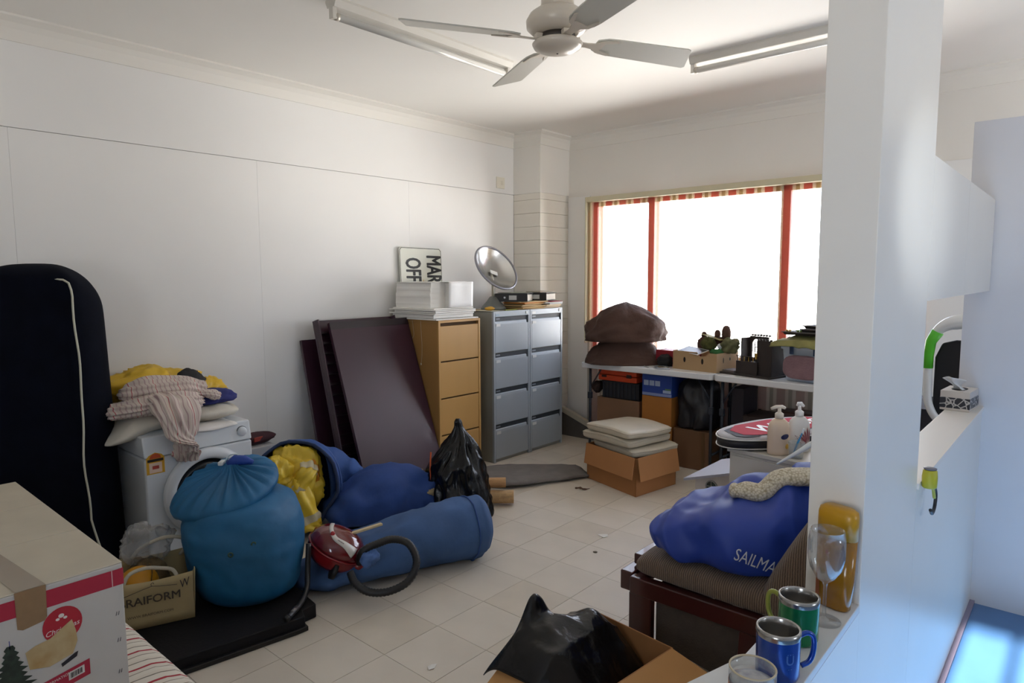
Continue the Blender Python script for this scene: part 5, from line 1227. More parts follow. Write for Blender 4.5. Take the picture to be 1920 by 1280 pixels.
for k in range(9): G().box(-.18+.04*k, -.168+.04*k, -.171, -.164, .01, .14).build('rib', M('crate_rib', '#22252E', .5), cr_)
G().box(-.195, .195, -.172, -.16, .143, .155).build('rim', cb, cr_)
oc = thing('tool_case', 'orange plastic tool case on the black crate under the left table', 'tool case', (-3.185, 5.25, .672))
om = M('case_orange', '#C7431A', .4)
G().box(-.2, .2, -.17, .17, 0, .052).build('lower_shell', om, oc, bevel=.008); G().box(-.2, .2, -.17, .17, .055, .103).build('upper_shell', om, oc, bevel=.008)
G().box(-.16, -.11, -.176, -.168, .03, .05).build('latch', M('case_dark', '#3B1A12', .5), oc, bevel=.002); G().box(.10, .15, -.176, -.168, .04, .07).build('latch', M('case_dark', '#3B1A12', .5), oc, bevel=.002)
tag(crumple((-3.415, 5.12, .60), (.035, .08, .05), .3, 2.2, 131, 32, 16).build('brown_rag', M('rag_brown', '#2E1F1B', .9), None, world=True, loc=(-3.415, 5.12, .56), smooth=True), 'dark brown rag hanging off the black crate by the table leg', 'rag')
closed_box('orange_carton', 'tall orange brown carton under the left table below the blue carton', 'carton', (-2.785, 5.25, 0), (.285, .34, .582), 0, M('orange_carton', '#A4692A', .7, var=.05, vs=5))
bl = closed_box('blue_carton', 'blue printed carton on the orange brown carton under the table', 'carton', (-2.785, 5.25, .5835), (.285, .34, .185), 0, M('carton_blue', '#1F3F8E', .55))
for k in range(3): printpoly(bl, 'printed_panel', rect(-.125+.055*k, -.078+.055*k, .09, .135), (0, -.1702, 0), (1, 0, 0), (0, 0, 1), M('print_grey_blue', '#9FAFC9', .6), world=False)
printpoly(bl, 'printed_panel', rect(.06, .135, .035, .06), (0, -.1702, 0), (1, 0, 0), (0, 0, 1), M('print_grey_blue', '#9FAFC9', .6), world=False); printpoly(bl, 'printed_mark', rect(.08, .135, .062, .075), (0, -.1702, 0), (1, 0, 0), (0, 0, 1), M('print_green', '#5B7F54', .6), world=False)
printpoly(bl, 'printed_band', rect(-.14, .14, .004, .028), (0, -.1702, 0), (1, 0, 0), (0, 0, 1), M('print_lilac', '#7E8CB8', .6), world=False)
bc_ = closed_box('brown_carton', 'low brown carton under the table joint with black plastic over it', 'carton', (-2.465, 5.27, 0), (.335, .34, .33), 0, M('brown_carton2', '#6A4A30', .75, var=.06, vs=5))
G().box(.09, .12, -.1715, -.1702, 0, .325).build('brown_tape', M('dull_tape', '#5c4429', .4), bc_)
crb = plastic((-2.465, 5.25, .335), [(.13, 0), (.165, .02), (.172, .12), (.168, .24), (.155, .34), (.11, .40), (.05, .43)], 137, 56, 6, .05)
tag(crb.build('black_sack', M('dull_black_plastic', '#16151B', .45, bump=.3, bs=18), None, world=True, loc=(-2.465, 5.25, .335), smooth=True), 'dull black plastic sack on the low carton under the table joint', 'sack')
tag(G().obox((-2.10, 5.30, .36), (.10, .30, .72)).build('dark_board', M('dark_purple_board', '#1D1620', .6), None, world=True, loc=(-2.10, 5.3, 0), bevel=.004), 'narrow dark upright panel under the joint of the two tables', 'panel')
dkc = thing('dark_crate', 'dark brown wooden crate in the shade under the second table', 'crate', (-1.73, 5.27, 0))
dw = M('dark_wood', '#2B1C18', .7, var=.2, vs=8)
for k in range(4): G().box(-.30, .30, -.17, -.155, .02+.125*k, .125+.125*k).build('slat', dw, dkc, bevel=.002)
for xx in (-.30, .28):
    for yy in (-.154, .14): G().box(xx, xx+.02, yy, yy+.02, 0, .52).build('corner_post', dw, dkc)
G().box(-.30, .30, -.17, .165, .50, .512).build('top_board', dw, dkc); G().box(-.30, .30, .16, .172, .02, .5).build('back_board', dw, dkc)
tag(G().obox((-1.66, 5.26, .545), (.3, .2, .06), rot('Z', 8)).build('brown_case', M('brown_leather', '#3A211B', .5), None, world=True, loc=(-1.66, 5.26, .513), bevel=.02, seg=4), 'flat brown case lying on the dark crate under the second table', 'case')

# ------------------------------------------------------------------ carton with the cream cushions
cc = Vector((-2.444, 4.173, 0)); a1 = radians(163); a2 = radians(81)
e1 = Vector((cos(a1), sin(a1), 0)); e2 = Vector((cos(a2), sin(a2), 0)); up_ = Vector((0, 0, 1))
cm2 = M('orange_brown_card', '#9E6B3F', .75, var=.06, vs=5); cm3 = M('orange_brown_card_light', '#A87548', .75, var=.06, vs=5)
oc2 = thing('open_carton', 'open brown carton on the floor holding a pile of cream cushions', 'carton', tuple(cc))
def quad(p, q, h0, h1, t0, t1, name, m, n):
    b = [p+n*t0+up_*h0, q+n*t0+up_*h0, q+n*(t0-.006)+up_*h0, p+n*(t0-.006)+up_*h0]
    t_ = [p+n*t1+up_*h1, q+n*t1+up_*h1, q+n*(t1-.006)+up_*h1, p+n*(t1-.006)+up_*h1]
    G().hexa(b, t_).build(name, m, oc2, world=True)
L1, L2, HC = .575, .48, .285
c0, cA, cB, cC = cc, cc+e1*L1, cc+e2*L2, cc+e1*L1+e2*L2
n1, n2 = -e2, -e1
quad(c0, cA, 0, HC, 0, 0, 'side_panel', cm2, n1); quad(c0, cB, 0, HC, 0, 0, 'side_panel', cm2, n2); quad(cA, cC, 0, HC, 0, 0, 'side_panel', cm2, e1); quad(cB, cC, 0, HC, 0, 0, 'side_panel', cm2, e2)
quad(c0+e1*.012, cA, .13, HC+.004, .035, .008, 'flap', cm3, n1); quad(c0+e2*.012, cB, .12, HC+.004, .04, .008, 'flap', cm3, n2)
G().add([c0+e1*.01+e2*.01+up_*.004, cA+e2*.01+up_*.004, cC+up_*.004, cB+e1*.01+up_*.004], [(0, 1, 2, 3)]).build('base', cm2, oc2, world=True)
cu_m = M('cream_vinyl', '#BDB5A4', .55, var=.06, vs=6, bump=.12, bs=18)
def boxcushion(label, c, a, b, h, rz, seed):
    rings = []
    for z, ins in ((0, .03), (.008, .010), (.02, .002), (h-.02, .002), (h-.008, .010), (h, .03)):
        ring = []; r = .03
        for sx, sy, a0 in ((1, 1, 0), (-1, 1, 90), (-1, -1, 180), (1, -1, 270)):
            cx_, cy2 = sx*(a/2-ins-r), sy*(b/2-ins-r)
            for k in range(5): t0 = radians(a0+22.5*k); ring.append(Vector((cx_+r*cos(t0), cy2+r*sin(t0), z)))
            nx = {0: (-1, 1), 90: (-1, -1), 180: (1, -1), 270: (1, 1)}[a0]
            q_ = Vector((nx[0]*(a/2-ins-r)+(0 if nx[0]*sx < 0 else nx[0]*0), nx[1]*(b/2-ins-r), z))
            end = Vector((q_.x + (r if a0 == 270 else (-r if a0 == 90 else 0)), q_.y + (r if a0 == 0 else (-r if a0 == 180 else 0)), z)); last = ring[-1]
            for k in range(1, 6): ring.append(last.lerp(end, k/6))
        rings.append([p + Vector((.008*N(p, 5, seed), .008*N(p, 5, seed+2), .012*N((p.x, p.y, 0), 4, seed+4)+(.012*(1-(p.x/a*2)**2) if z > h/2 else 0))) for p in ring])
    t_ = thing('cushion', label, 'cushion', c, radians(rz), 'cream cushions piled in the brown carton')
    G().loft(rings).build('cover', cu_m, t_, smooth=True, sub=1)
    G().tube([p+Vector((0, 0, .001)) for p in rings[3]], .003, 5, closed=True).build('seam_piping', cu_m, t_, smooth=True)
ctr2 = cc + e1*L1*.52 + e2*L2*.5
boxcushion('lowest of three cream cushions in the brown carton', (ctr2.x+.035, ctr2.y+.02, .262), .50, .47, .066, -18, 3)
boxcushion('middle cream cushion of the three in the carton', (ctr2.x-.035, ctr2.y-.005, .332), .53, .48, .066, -13, 7)
boxcushion('topmost cream cushion of the three in the carton', (ctr2.x-.005, ctr2.y-.02, .402), .50, .47, .062, -15, 11)
# ================================================================== RIGHT: HOUSE, CHEST, SAIL, SETTEE, SHELF
hs_w = M('pinkish_white_ply', '#CDC3BC', .6); hs_r = M('lilac_grey_roof', '#9B9AA6', .55)
dh = thing('doll_house', 'white plywood house with grey roof and round window by the white chest', 'model house', (-1.28, 3.58, 0))
G().prism([(-.315, 0), (.315, 0), (.315, .505), (0, .60), (-.315, .505)], -.215, -.20, Matrix(((1, 0, 0, 0), (0, 0, 1, 0), (0, 1, 0, 0), (0, 0, 0, 1)))).build('front_wall', hs_w, dh)
G().prism([(-.315, 0), (.315, 0), (.315, .505), (0, .60), (-.315, .505)], .20, .215, Matrix(((1, 0, 0, 0), (0, 0, 1, 0), (0, 1, 0, 0), (0, 0, 0, 1)))).build('back_wall', hs_w, dh)
for xx in (-.315, .30): G().box(xx, xx+.015, -.20, .20, 0, .50).build('side_wall', hs_w, dh)
for s_ in (-1, 1):
    a, b = (s_*.37, .489), (0, .601)
    G().hexa([(a[0], -.25, a[1]), (b[0], -.25, b[1]), (b[0], .25, b[1]), (a[0], .25, a[1])], [(a[0], -.25, a[1]+.014), (b[0], -.25, b[1]+.014), (b[0], .25, b[1]+.014), (a[0], .25, a[1]+.014)]).build('roof_slope', hs_r, dh)
RY = Matrix(((1, 0, 0), (0, 0, -1), (0, 1, 0)))
wn = G().lathe([(.034, 0), (.034, .006), (.028, .006), (.028, 0)], 24, (-.222, -.2155, .478), RY, False, False).build('round_window', M('window_grey', '#8E8D88', .5), dh)
G().lathe([(.029, 0), (.029, .001)], 24, (-.222, -.2155, .478), RY).build('pane', M('pane_dark', '#2B332E', .2), wn)
G().box(-.224, -.220, -.2225, -.2175, .448, .508).build('glazing_bar', M('window_grey', '#8E8D88', .5), wn); G().box(-.252, -.192, -.2225, -.2175, .476, .480).build('glazing_bar', M('window_grey', '#8E8D88', .5), wn)

ch = thing('white_chest', 'white painted chest with pump bottles standing on it', 'chest', (-1.274, 3.035, 0), radians(-9))
chm = M('chest_white', '#CFC9BF', .45)
G().box(0, .68, .012, .34, 0, .776).build('body', chm, ch, bevel=.003); G().box(-.008, .69, 0, .35, .779, .80).build('top_board', M('chest_top', '#C9C3B8', .45), ch, bevel=.003)
G().box(.012, .66, .004, .0125, .03, .765).build('front_panel', chm, ch, bevel=.002)

# racket cover
rk = thing('racket_cover', 'red, black and white oval racket cover lying on the white chest', 'racket cover', (-1.15, 3.36, .802), radians(71))
def oval(a, b, t_=1.0, n=48): return [(a*t_*cos(2*pi*k/n)+(0), b*t_*sin(2*pi*k/n)) for k in range(n)]
AA, BB = .40, .175
def ring_at(k, z): return [Vector((x, y, z)) for x, y in oval(AA-k, BB-k)]
G().loft([ring_at(.02, 0), ring_at(.003, .008), ring_at(0, .03), ring_at(.003, .052)]).build('side_band', M('cover_black', '#18151A', .5), rk, smooth=True)
G().loft([ring_at(.0, .052), ring_at(.006, .058), ring_at(.03, .062), ring_at(.10, .066)]).build('top_panel', M('cover_silver', '#A9A7AB', .7, spec=.2), rk, smooth=True)
G().tube(ring_at(-.003, .051), .0035, 6, closed=True).build('zip_piping', M('cover_piping', '#CFCCC6', .5), rk, smooth=True); G().tube(ring_at(-.002, .010), .003, 6, closed=True).build('zip_piping', M('cover_piping', '#CFCCC6', .5), rk, smooth=True)
zt_ = .0665
def fl(pts, name, m, z): return G().add([(x, y, z) for x, y in pts], [tuple(range(len(pts)))]).build(name, m, rk)
fl([(-.36, -.04), (-.33, -.085), (-.25, -.10), (-.22, .10), (-.32, .07)], 'dark_patch', M('cover_charcoal', '#3C3A41', .7, spec=.2), .0655)
fl([(-.315, -.05), (-.26, -.085), (-.10, -.115), (.10, -.12), (.28, -.09), (.33, 0), (.28, .07), (.05, .12), (-.2, .11), (-.30, .05)], 'red_panel', M('cover_red', '#B3263B', .75, spec=.15), .067)
vs, fs = textgeo('Wilson', .16, shear=.25, bold=.003, xs=1.05)
G().add([(v.x+.03, v.y-.01, .0682+v.z) for v in vs], fs).build('lettering', M('cover_white', '#E3DEDD', .45), rk)

# pump bottles, cup with brush
def pump(label, c, rz, m, mp, shape, spout):
    t_ = thing('pump_bottle', label, 'pump bottle', c, radians(rz), 'pump bottles on the white chest')
    rings = []
    for r, z in shape: rings.append([(r*cos(2*pi*k/32), r*.62*sin(2*pi*k/32), z) for k in range(32)])
    b = G().loft(rings).build('bottle', m, t_, smooth=True)
    z0 = shape[-1][1]
    G().lathe([(.019, z0), (.019, z0+.022), (.013, z0+.026), (.0075, z0+.03), (.0075, z0+.048)], 20).build('collar', mp, t_, smooth=True)
    G().tube(spout(z0+.050), [.007, .0085, .0085, .006], 10).build('pump_head', mp, t_, smooth=True)
    return t_, b
shp = [(.040, 0), (.048, .004), (.050, .02), (.050, .10), (.049, .125), (.042, .148), (.028, .163), (.018, .168)]
pt1, b1 = pump('peach pump bottle with a navy oval label on the white chest', (-1.05, 3.06, .80), 40, M('peach_plastic', '#D9C2A9', .35), M('peach_pump', '#DDD3C4', .35), shp, lambda z: [(-.038, 0, z-.006), (-.015, 0, z+.003), (.012, 0, z+.003), (.026, 0, z-.004)])
fn_ = lambda x, z: Vector((x, -(sqrt(max(0, 1-(x/.0505)**2))*.0505*.62), z))
G().add([fn_(.018+.019*cos(2*pi*k/20), .088+.012*sin(2*pi*k/20))+Vector((0, -.0016, .003*cos(2*pi*k/20))) for k in range(20)], [tuple(range(20))]).build('oval_label', M('navy_label', '#2B2D57', .4), b1)
G().add([fn_(.030+.009*cos(2*pi*k/12), .042+.012*sin(2*pi*k/12))+Vector((0, -.0008, 0)) for k in range(12)], [tuple(range(12))]).build('yellow_mark', M('label_amber', '#D6A23C', .4), b1)
pt2, b2 = pump('white pump bottle with a maroon fan of leaves on the white chest', (-.995, 3.165, .80), 40, M('white_bottle', '#D9D6D2', .35), M('white_pump', '#E2E2E0', .35), shp, lambda z: [(-.010, .0, z-.002), (-.006, -.002, z+.010), (.006, -.002, z+.010), (.018, -.004, z-.004)])
for k in range(9):
    a = radians(84+11*k); o_ = (.036, .028); Lf = .085+.012*sin(k*1.3)
    pts = []
    for s_, w_ in ((.22, .0), (.45, .0035), (.75, .0048), (1, .0), (.75, -.0048), (.45, -.0035)):
        x = o_[0]+cos(a)*Lf*s_-sin(a)*w_; z = o_[1]+sin(a)*Lf*s_+cos(a)*w_; pts.append(fn_(max(-.048, min(.049, x)), z)+Vector((0, -.001, 0)))
    G().add(pts, [tuple(range(6))]).build('leaf_print', M('maroon_print', '#7E3A44', .5), b2)
cup = thing('plastic_cup', 'clear plastic cup holding a blue toothbrush on the white chest', 'cup', (-.965, 3.045, .80))
cg_m = thin('clear_plastic', (.93, .95, .96), .9, .12)
G().lathe([(.026, 0), (.029, .004), (.036, .075), (.0345, .075), (.0275, .006), (.003, .005)], 24).build('cup_wall', cg_m, cup, smooth=True)
tbh = thing('toothbrush', 'blue and clear toothbrush leaning in the plastic cup', 'toothbrush', (-.965, 3.045, .806))
G().tube(spline([(-.012, -.012, .0), (0, 0, .05), (.02, .012, .11)], 5), [.004]*4+[.005]*4+[.0035]*3, 8).build('grip', M('brush_blue', '#2F86B8', .35), tbh, smooth=True)
G().obox((.023, .014, .118), (.008, .01, .024), rot('Y', 12)).build('bristles', M('bristle_white', '#DDE3E6', .6), tbh)

# settee
mahog = M('settee_mahogany', '#3B1514', .3, var=.12, vs=6, stretch=(1, 1, .3), coat=.3); rib_m = bpy.data.materials.new('ribbed_brown'); rib_m.use_nodes = True
t = rib_m.node_tree; b = t.nodes['Principled BSDF']; b.inputs['Roughness'].default_value = .9; b.inputs['Sheen Weight'].default_value = .15
co = t.nodes.new('ShaderNodeTexCoord'); wv = t.nodes.new('ShaderNodeTexWave'); wv.inputs['Scale'].default_value = 38; wv.bands_direction = 'X'; wv.inputs['Distortion'].default_value = 1.2; wv.inputs['Detail Scale'].default_value = 3
t.links.new(co.outputs['Object'], wv.inputs['Vector']); rp = t.nodes.new('ShaderNodeValToRGB'); rp.color_ramp.elements[0].color = (*lin('#4F4035'), 1); rp.color_ramp.elements[1].color = (*lin('#85705D'), 1)
t.links.new(wv.outputs['Fac'], rp.inputs[0]); t.links.new(rp.outputs[0], b.inputs['Base Color']); bp = t.nodes.new('ShaderNodeBump'); bp.inputs['Strength'].default_value = .5; bp.inputs['Distance'].default_value = .006
t.links.new(wv.outputs['Fac'], bp.inputs['Height']); t.links.new(bp.outputs[0], b.inputs['Normal'])
se = thing('armchair', 'low dark red timber armchair with ribbed brown cushions', 'armchair', (-1.05, 2.55, 0))
for yy in (2.255, 2.80):
    G().box(-1.33, -.80, yy-.025, yy+.02, .355, .425).build('side_rail', mahog, se, world=True, bevel=.006, seg=3)
    G().box(-1.335, -1.235, yy-.02, yy+.015, 0, .36).build('leg', mahog, se, world=True, bevel=.006, seg=3)
    G().hexa([(-.90, yy-.02, 0), (-.82, yy-.02, 0), (-.82, yy+.015, 0), (-.90, yy+.015, 0)], [(-.88, yy-.02, .40), (-.80, yy-.02, .40), (-.80, yy+.015, .40), (-.88, yy+.015, .40)]).build('leg', mahog, se, world=True, bevel=.006, seg=3)
G().box(-1.392, -1.335, 2.262, 2.85, .345, .425).build('front_rail', mahog, se, world=True, bevel=.006, seg=3)
G().box(-1.372, -1.325, 2.335, 2.80, .43, .475).build('front_lip', mahog, se, world=True, bevel=.006, seg=3)
for k in range(5): G().box(-1.33+.11*k, -1.27+.11*k, 2.27, 2.80, .40, .415).build('seat_slat', mahog, se, world=True, bevel=.002)
G().hexa([(-1.23, 2.265, .175), (-.90, 2.265, .12), (-.90, 2.285, .12), (-1.23, 2.285, .175)], [(-1.23, 2.265, .355), (-.88, 2.265, .355), (-.88, 2.285, .355), (-1.23, 2.285, .355)]).build('side_cloth', M('dull_brown_cloth', '#4A4038', .9, var=.12, vs=20, bump=.3, bs=150), se, world=True, bevel=.006)
G().box(-1.30, -1.27, 2.45, 2.78, .10, .34).build('lower_cushion_edge', rib_m, se, world=True, bevel=.012, seg=4)
def pad(name, P, h0, m, n=12):
    pass
rings = []
for x, zc, hh_ in ((-1.318, .470, .012), (-1.313, .470, .032), (-1.295, .470, .047), (-1.25, .470, .054), (-1.05, .468, .055), (-.80, .466, .055), (-.70, .466, .05)):
    ring = []
    for k in range(40):
        a = 2*pi*k/40; f = lambda q, e: abs(q)**e*(1 if q >= 0 else -1)
        ring.append(Vector((x, 2.535+f(cos(a), .35)*.285, zc+f(sin(a), .55)*hh_)))
    rings.append(ring)
G().loft(rings).build('seat_cushion', rib_m, se, world=True, smooth=True, sub=1)
rings = []; d_ = Vector((.46, 0, .89)).normalized(); nn_ = Vector((.89, 0, -.46)).normalized()
for s_, hh_ in ((0, .02), (.012, .045), (.05, .066), (.15, .072), (.30, .07), (.42, .062), (.46, .04), (.475, .015)):
    ring = []
    for k in range(40):
        a = 2*pi*k/40; f = lambda q, e: abs(q)**e*(1 if q >= 0 else -1)
        ring.append(Vector((-.80, 2.53, .43)) + d_*s_ + Vector((0, f(cos(a), .35)*.275, 0)) + nn_*f(sin(a), .55)*hh_)
    rings.append(ring)
G().loft(rings).build('back_cushion', rib_m, se, world=True, smooth=True, sub=1)
for yy in (2.29, 2.78): G().hexa([(-.74, yy-.02, .30), (-.69, yy-.02, .30), (-.69, yy+.02, .30), (-.74, yy+.02, .30)], [(-.53, yy-.02, .86), (-.48, yy-.02, .86), (-.48, yy+.02, .86), (-.53, yy+.02, .86)]).build('back_post', mahog, se, world=True, bevel=.005)

# blue sail cloth
sail_m = M('sail_blue', '#1F3D98', .55, var=.1, vs=3, bump=.05, bs=12)
sl_ = thing('sail_bag', 'big royal blue sail cloth bundle with white lettering on the armchair', 'sail bag', (-1.05, 2.55, .53))
def sd_(p, u, a): return (.044*ridge((p.x+.3*p.z, p.y*.7, p.z), 2.8, 151)-.012)*(.35+u) + .030*(ridge((p.x*1.0+p.z*.5, p.y*.25, p.z*.25), 6.5, 171)-.5)*min(1, u*3) + .012*F(p, 2.6, 155) + .020*ridge((p.x+.5*p.z, p.y, p.z-.4*p.x), 5.0, 157) + .005*ridge(p, 11, 159) - .012
_sd = sd_
def sd_(p, u, a): return _sd(p, u, a)*min(1, u*6+.15)
ss = [((-1.285, 2.46, .59), .10, .03), ((-1.28, 2.46, .592), .17, .055), ((-1.262, 2.462, .596), .205, .075), ((-1.20, 2.472, .605), .225, .095), ((-1.12, 2.49, .615), .25, .115), ((-1.0, 2.53, .635), .26, .14), ((-.90, 2.61, .655), .235, .16), ((-.78, 2.70, .685), .19, .16), ((-.64, 2.75, .71), .17, .15), ((-.56, 2.78, .72), .10, .09)]
g = G(); bag(g, ss, 12, 84, sd_, zmin=.535, ex=.8); so_ = g.build('sail_body', sail_m, sl_, world=True, smooth=True, sub=1)
dg = bpy.context.evaluated_depsgraph_get()
bvh = BVHTree.FromPolygons([v.copy() for v in g.v], [tuple(f) for f in g.f])
def drape_text(parent, s, size, o, ex, ey, m, off=.006, **k):
    vs, fs = textgeo(s, size, **k); ex = Vector(ex).normalized(); ey = Vector(ey); ey = (ey-ex*ey.dot(ex)).normalized(); nz = ex.cross(ey); out = []
    for v in vs:
        p = Vector(o)+ex*v.x+ey*v.y+nz*.4; h = bvh.ray_cast(p, -nz, 1.0)
        out.append((h[0]+nz*off) if h[0] else Vector(o)+ex*v.x+ey*v.y)
    return G().add(out, fs).build('lettering', m, parent, world=True)
sw = M('sail_white', '#D5DAE2', .5)
drape_text(sl_, 'SAILMA', .060, (-.985, 2.335, .585), (.80, .50, -.30), (-.1, .35, .9), sw, xs=.8, align='LEFT')
bf = BVHTree.FromPolygons([v.copy() for v in g.v], [tuple(f) for f in g.f])
# knitted scarf on the sail
knit = bpy.data.materials.new('cream_knit'); knit.use_nodes = True; t = knit.node_tree; b = t.nodes['Principled BSDF']; b.inputs['Roughness'].default_value = .95
uvn = t.nodes.new('ShaderNodeTexCoord'); vo = t.nodes.new('ShaderNodeTexVoronoi'); vo.inputs['Scale'].default_value = 110; t.links.new(uvn.outputs['Object'], vo.inputs['Vector'])
rp = t.nodes.new('ShaderNodeValToRGB'); rp.color_ramp.elements[0].color = (*lin('#DAD2BE'), 1); rp.color_ramp.elements[0].position = .3; rp.color_ramp.elements[1].color = (*lin('#A3967A'), 1); rp.color_ramp.elements[1].position = .85
t.links.new(vo.outputs['Distance'], rp.inputs[0]); t.links.new(rp.outputs[0], b.inputs['Base Color']); bp = t.nodes.new('ShaderNodeBump'); bp.invert = True; bp.inputs['Strength'].default_value = .7; bp.inputs['Distance'].default_value = .004
t.links.new(vo.outputs['Distance'], bp.inputs['Height']); t.links.new(bp.outputs[0], b.inputs['Normal'])
sf = thing('knitted_sleeve', 'cream knitted sleeve draped over the top of the blue sail cloth', 'sleeve', (-.9, 2.5, .82))
scp = []
for x, y, lift in ((-1.0, 2.46, .022), (-.96, 2.475, .022), (-.91, 2.50, .022), (-.86, 2.53, .022), (-.80, 2.57, .02), (-.74, 2.61, .02), (-.66, 2.65, .02), (-.58, 2.68, .02)):
    h = bf.ray_cast(Vector((x, y, 1.5)), Vector((0, 0, -1)), 2); scp.append(Vector((x, y, (h[0].z if h[0] else .8)+lift)))
g = G(); secs = [(p, r, q_) for p, r, q_ in zip(scp, (.040, .052, .052, .054, .058, .06, .06, .055), (.024, .034, .034, .032, .032, .03, .03, .03))]
bag(g, secs, 7, 24, lambda p, u, a: .004*N(p, 18, 3)); g.build('sleeve_body', knit, sf, world=True, smooth=True)
q0 = scp[0]; tg = (scp[1]-scp[0]).normalized()
G().ball(q0-tg*.004, (.022, .045, .028), 18, 10, None, tg.to_track_quat('X', 'Z').to_matrix()).build('cuff_end', knit, sf, world=True, smooth=True)
ws = thing('white_batten', 'white plastic sail batten sticking up from the blue sail cloth', 'batten', (-.86, 2.75, .83))
G().tube(spline([(-.93, 2.70, .855), (-.87, 2.745, .90), (-.80, 2.80, .955), (-.70, 2.88, 1.0)], 5), [.004+.008*min(1, k/8) for k in range(16)], 8).build('strip', M('white_plastic', '#D5D9DA', .4), ws, world=True, smooth=True)

# ------------------------------------------------------------------ carton with the black bag, front centre
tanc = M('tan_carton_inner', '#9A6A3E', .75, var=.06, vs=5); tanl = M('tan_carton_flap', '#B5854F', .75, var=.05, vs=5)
fb = thing('flap_carton', 'open tan carton on the floor holding a black plastic bag', 'carton', (-1.23, 1.8, 0), radians(-6.5))
a_, b_, hh_ = .165, .26, .32
for x0, x1, y0, y1 in ((-a_, a_, b_-.005, b_), (-a_, a_, -b_, -b_+.005), (-a_, -a_+.005, -b_+.005, b_-.005), (a_-.005, a_, -b_+.005, b_-.005)): G().box(x0, x1, y0, y1, 0, hh_).build('side_panel', tanc, fb)
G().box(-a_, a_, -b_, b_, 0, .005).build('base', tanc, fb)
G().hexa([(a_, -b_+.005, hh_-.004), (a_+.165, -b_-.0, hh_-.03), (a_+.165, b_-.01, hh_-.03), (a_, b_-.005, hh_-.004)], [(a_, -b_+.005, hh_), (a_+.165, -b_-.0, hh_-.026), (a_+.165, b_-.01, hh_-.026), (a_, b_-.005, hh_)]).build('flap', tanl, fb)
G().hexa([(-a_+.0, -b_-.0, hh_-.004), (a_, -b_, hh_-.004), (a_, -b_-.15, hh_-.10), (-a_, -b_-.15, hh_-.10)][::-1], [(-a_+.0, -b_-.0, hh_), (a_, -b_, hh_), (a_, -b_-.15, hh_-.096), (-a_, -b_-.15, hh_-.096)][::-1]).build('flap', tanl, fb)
G().add([(-a_-.0008, -b_+.03, .22), (-a_-.0008, -b_+.14, .22), (-a_-.0008, -b_+.16, .30), (-a_-.0008, -b_+.05, .30)], [(0, 1, 2, 3)]).build('printed_patch', M('print_plum', '#4A2B30', .7), fb)
# bag: sharp-edged folded plastic
bk = thing('plastic_bag', 'shiny black plastic bag bunched in the tan carton', 'plastic bag', (-1.3, 1.78, .32))
def bump_bag(u, v):
    x = lerp(-1.475, -1.10, u); y = lerp(1.54, 2.02, v)
    e = 1-max(abs(2*u-1), abs(2*v-1))**4
    z = .345 + .085*e*exp(-((u-.30)/.36)**2-((v-.35)/.45)**2)
    z += .115*exp(-((u-.13)/.09)**2-((v-.42)/.13)**2)      # sharp corner peak
    z += .045*exp(-((u-.45)/.16)**2-((v-.78)/.16)**2)
    z += e*(.022*ridge((x, y, 0), 4.5, 163)+.008*ridge((x+.1, y, 0), 13, 165)-.01)
    z -= .34*max(0, u-.60) + .02*(1-e)
    if u < .2: z -= .06*(1-u/.2)**2*(1-.5*exp(-((v-.12)/.15)**2))
    return (x+.015*N((x*4, y*4, 0), 1, 3), y+.015*N((x*4, y*4, 3), 1, 5), z)
g = G().grid(bump_bag, 70, 70)
g.build('bag_skin', pl_m, bk, world=True, smooth=True, solid=.003)

# ------------------------------------------------------------------ things on the half-wall shelf
SZ = .90
steel_m = M('mug_steel', '#A8A5A0', .22, metal=.9); 
def mug(label, c, m, hdir, mh):
    t_ = thing('steel_mug', label, 'mug', c, 0, 'coloured steel mugs on the shelf')
    r, h = .0375, .092
    G().lathe([(r-.006, 0), (r-.002, .002), (r, .008), (r, h-.014)], 40, cap1=False).build('outer_wall', m, t_, smooth=True)
    G().lathe([(r+.0004, h-.014), (r+.0012, h-.008), (r+.0008, h-.001), (r-.002, h), (r-.004, h-.003), (r-.0045, h-.02), (r-.006, .012), (.003, .010)], 40, cap0=False).build('steel_lining', steel_m, t_, smooth=True)
    d = Vector((cos(radians(hdir)), sin(radians(hdir)), 0)); u_ = Vector((0, 0, 1))
    P = spline([d*(r-.002)+u_*.070, d*(r+.018)+u_*.076, d*(r+.030)+u_*.066, d*(r+.031)+u_*.042, d*(r+.024)+u_*.022, d*(r+.008)+u_*.014], 6)
    G().tube(P, .0048, 10).build('handle', mh, t_, smooth=True)
    return t_
blu = M('mug_blue', '#0F3F98', .25, metal=.35, coat=.3); grn = M('mug_green', '#0E7A45', .25, metal=.35, coat=.3)
mb = mug('blue steel mug with a faint printed logo, nearer of the two mugs', (-.390, 1.172, SZ), blu, 48, blu)
mug('green steel mug behind the blue one on the shelf', (-.402, 1.320, SZ), grn, 165, M('mug_olive', '#8F9440', .3, metal=.3))
for s_, z_, sz_ in (('U', .048, .024), ('- - -', .060, .008), ('- -', .033, .008)):
    vs, fs = textgeo(s_, sz_, bold=.0004)
    G().add([Vector((cos(radians(-38)+v.x/.0377)*.0379, sin(radians(-38)+v.x/.0377)*.0379, z_+v.y)) for v in vs], fs).build('lettering', M('mug_print', '#3F66A8', .4), mb)
glass2 = thin('clear_glass', (.965, .97, .97), 1.0, .03)
wg = thing('wine_glass', 'empty stemmed wine glass in front of the amber bottle on the shelf', 'wine glass', (-.384, 1.428, SZ))
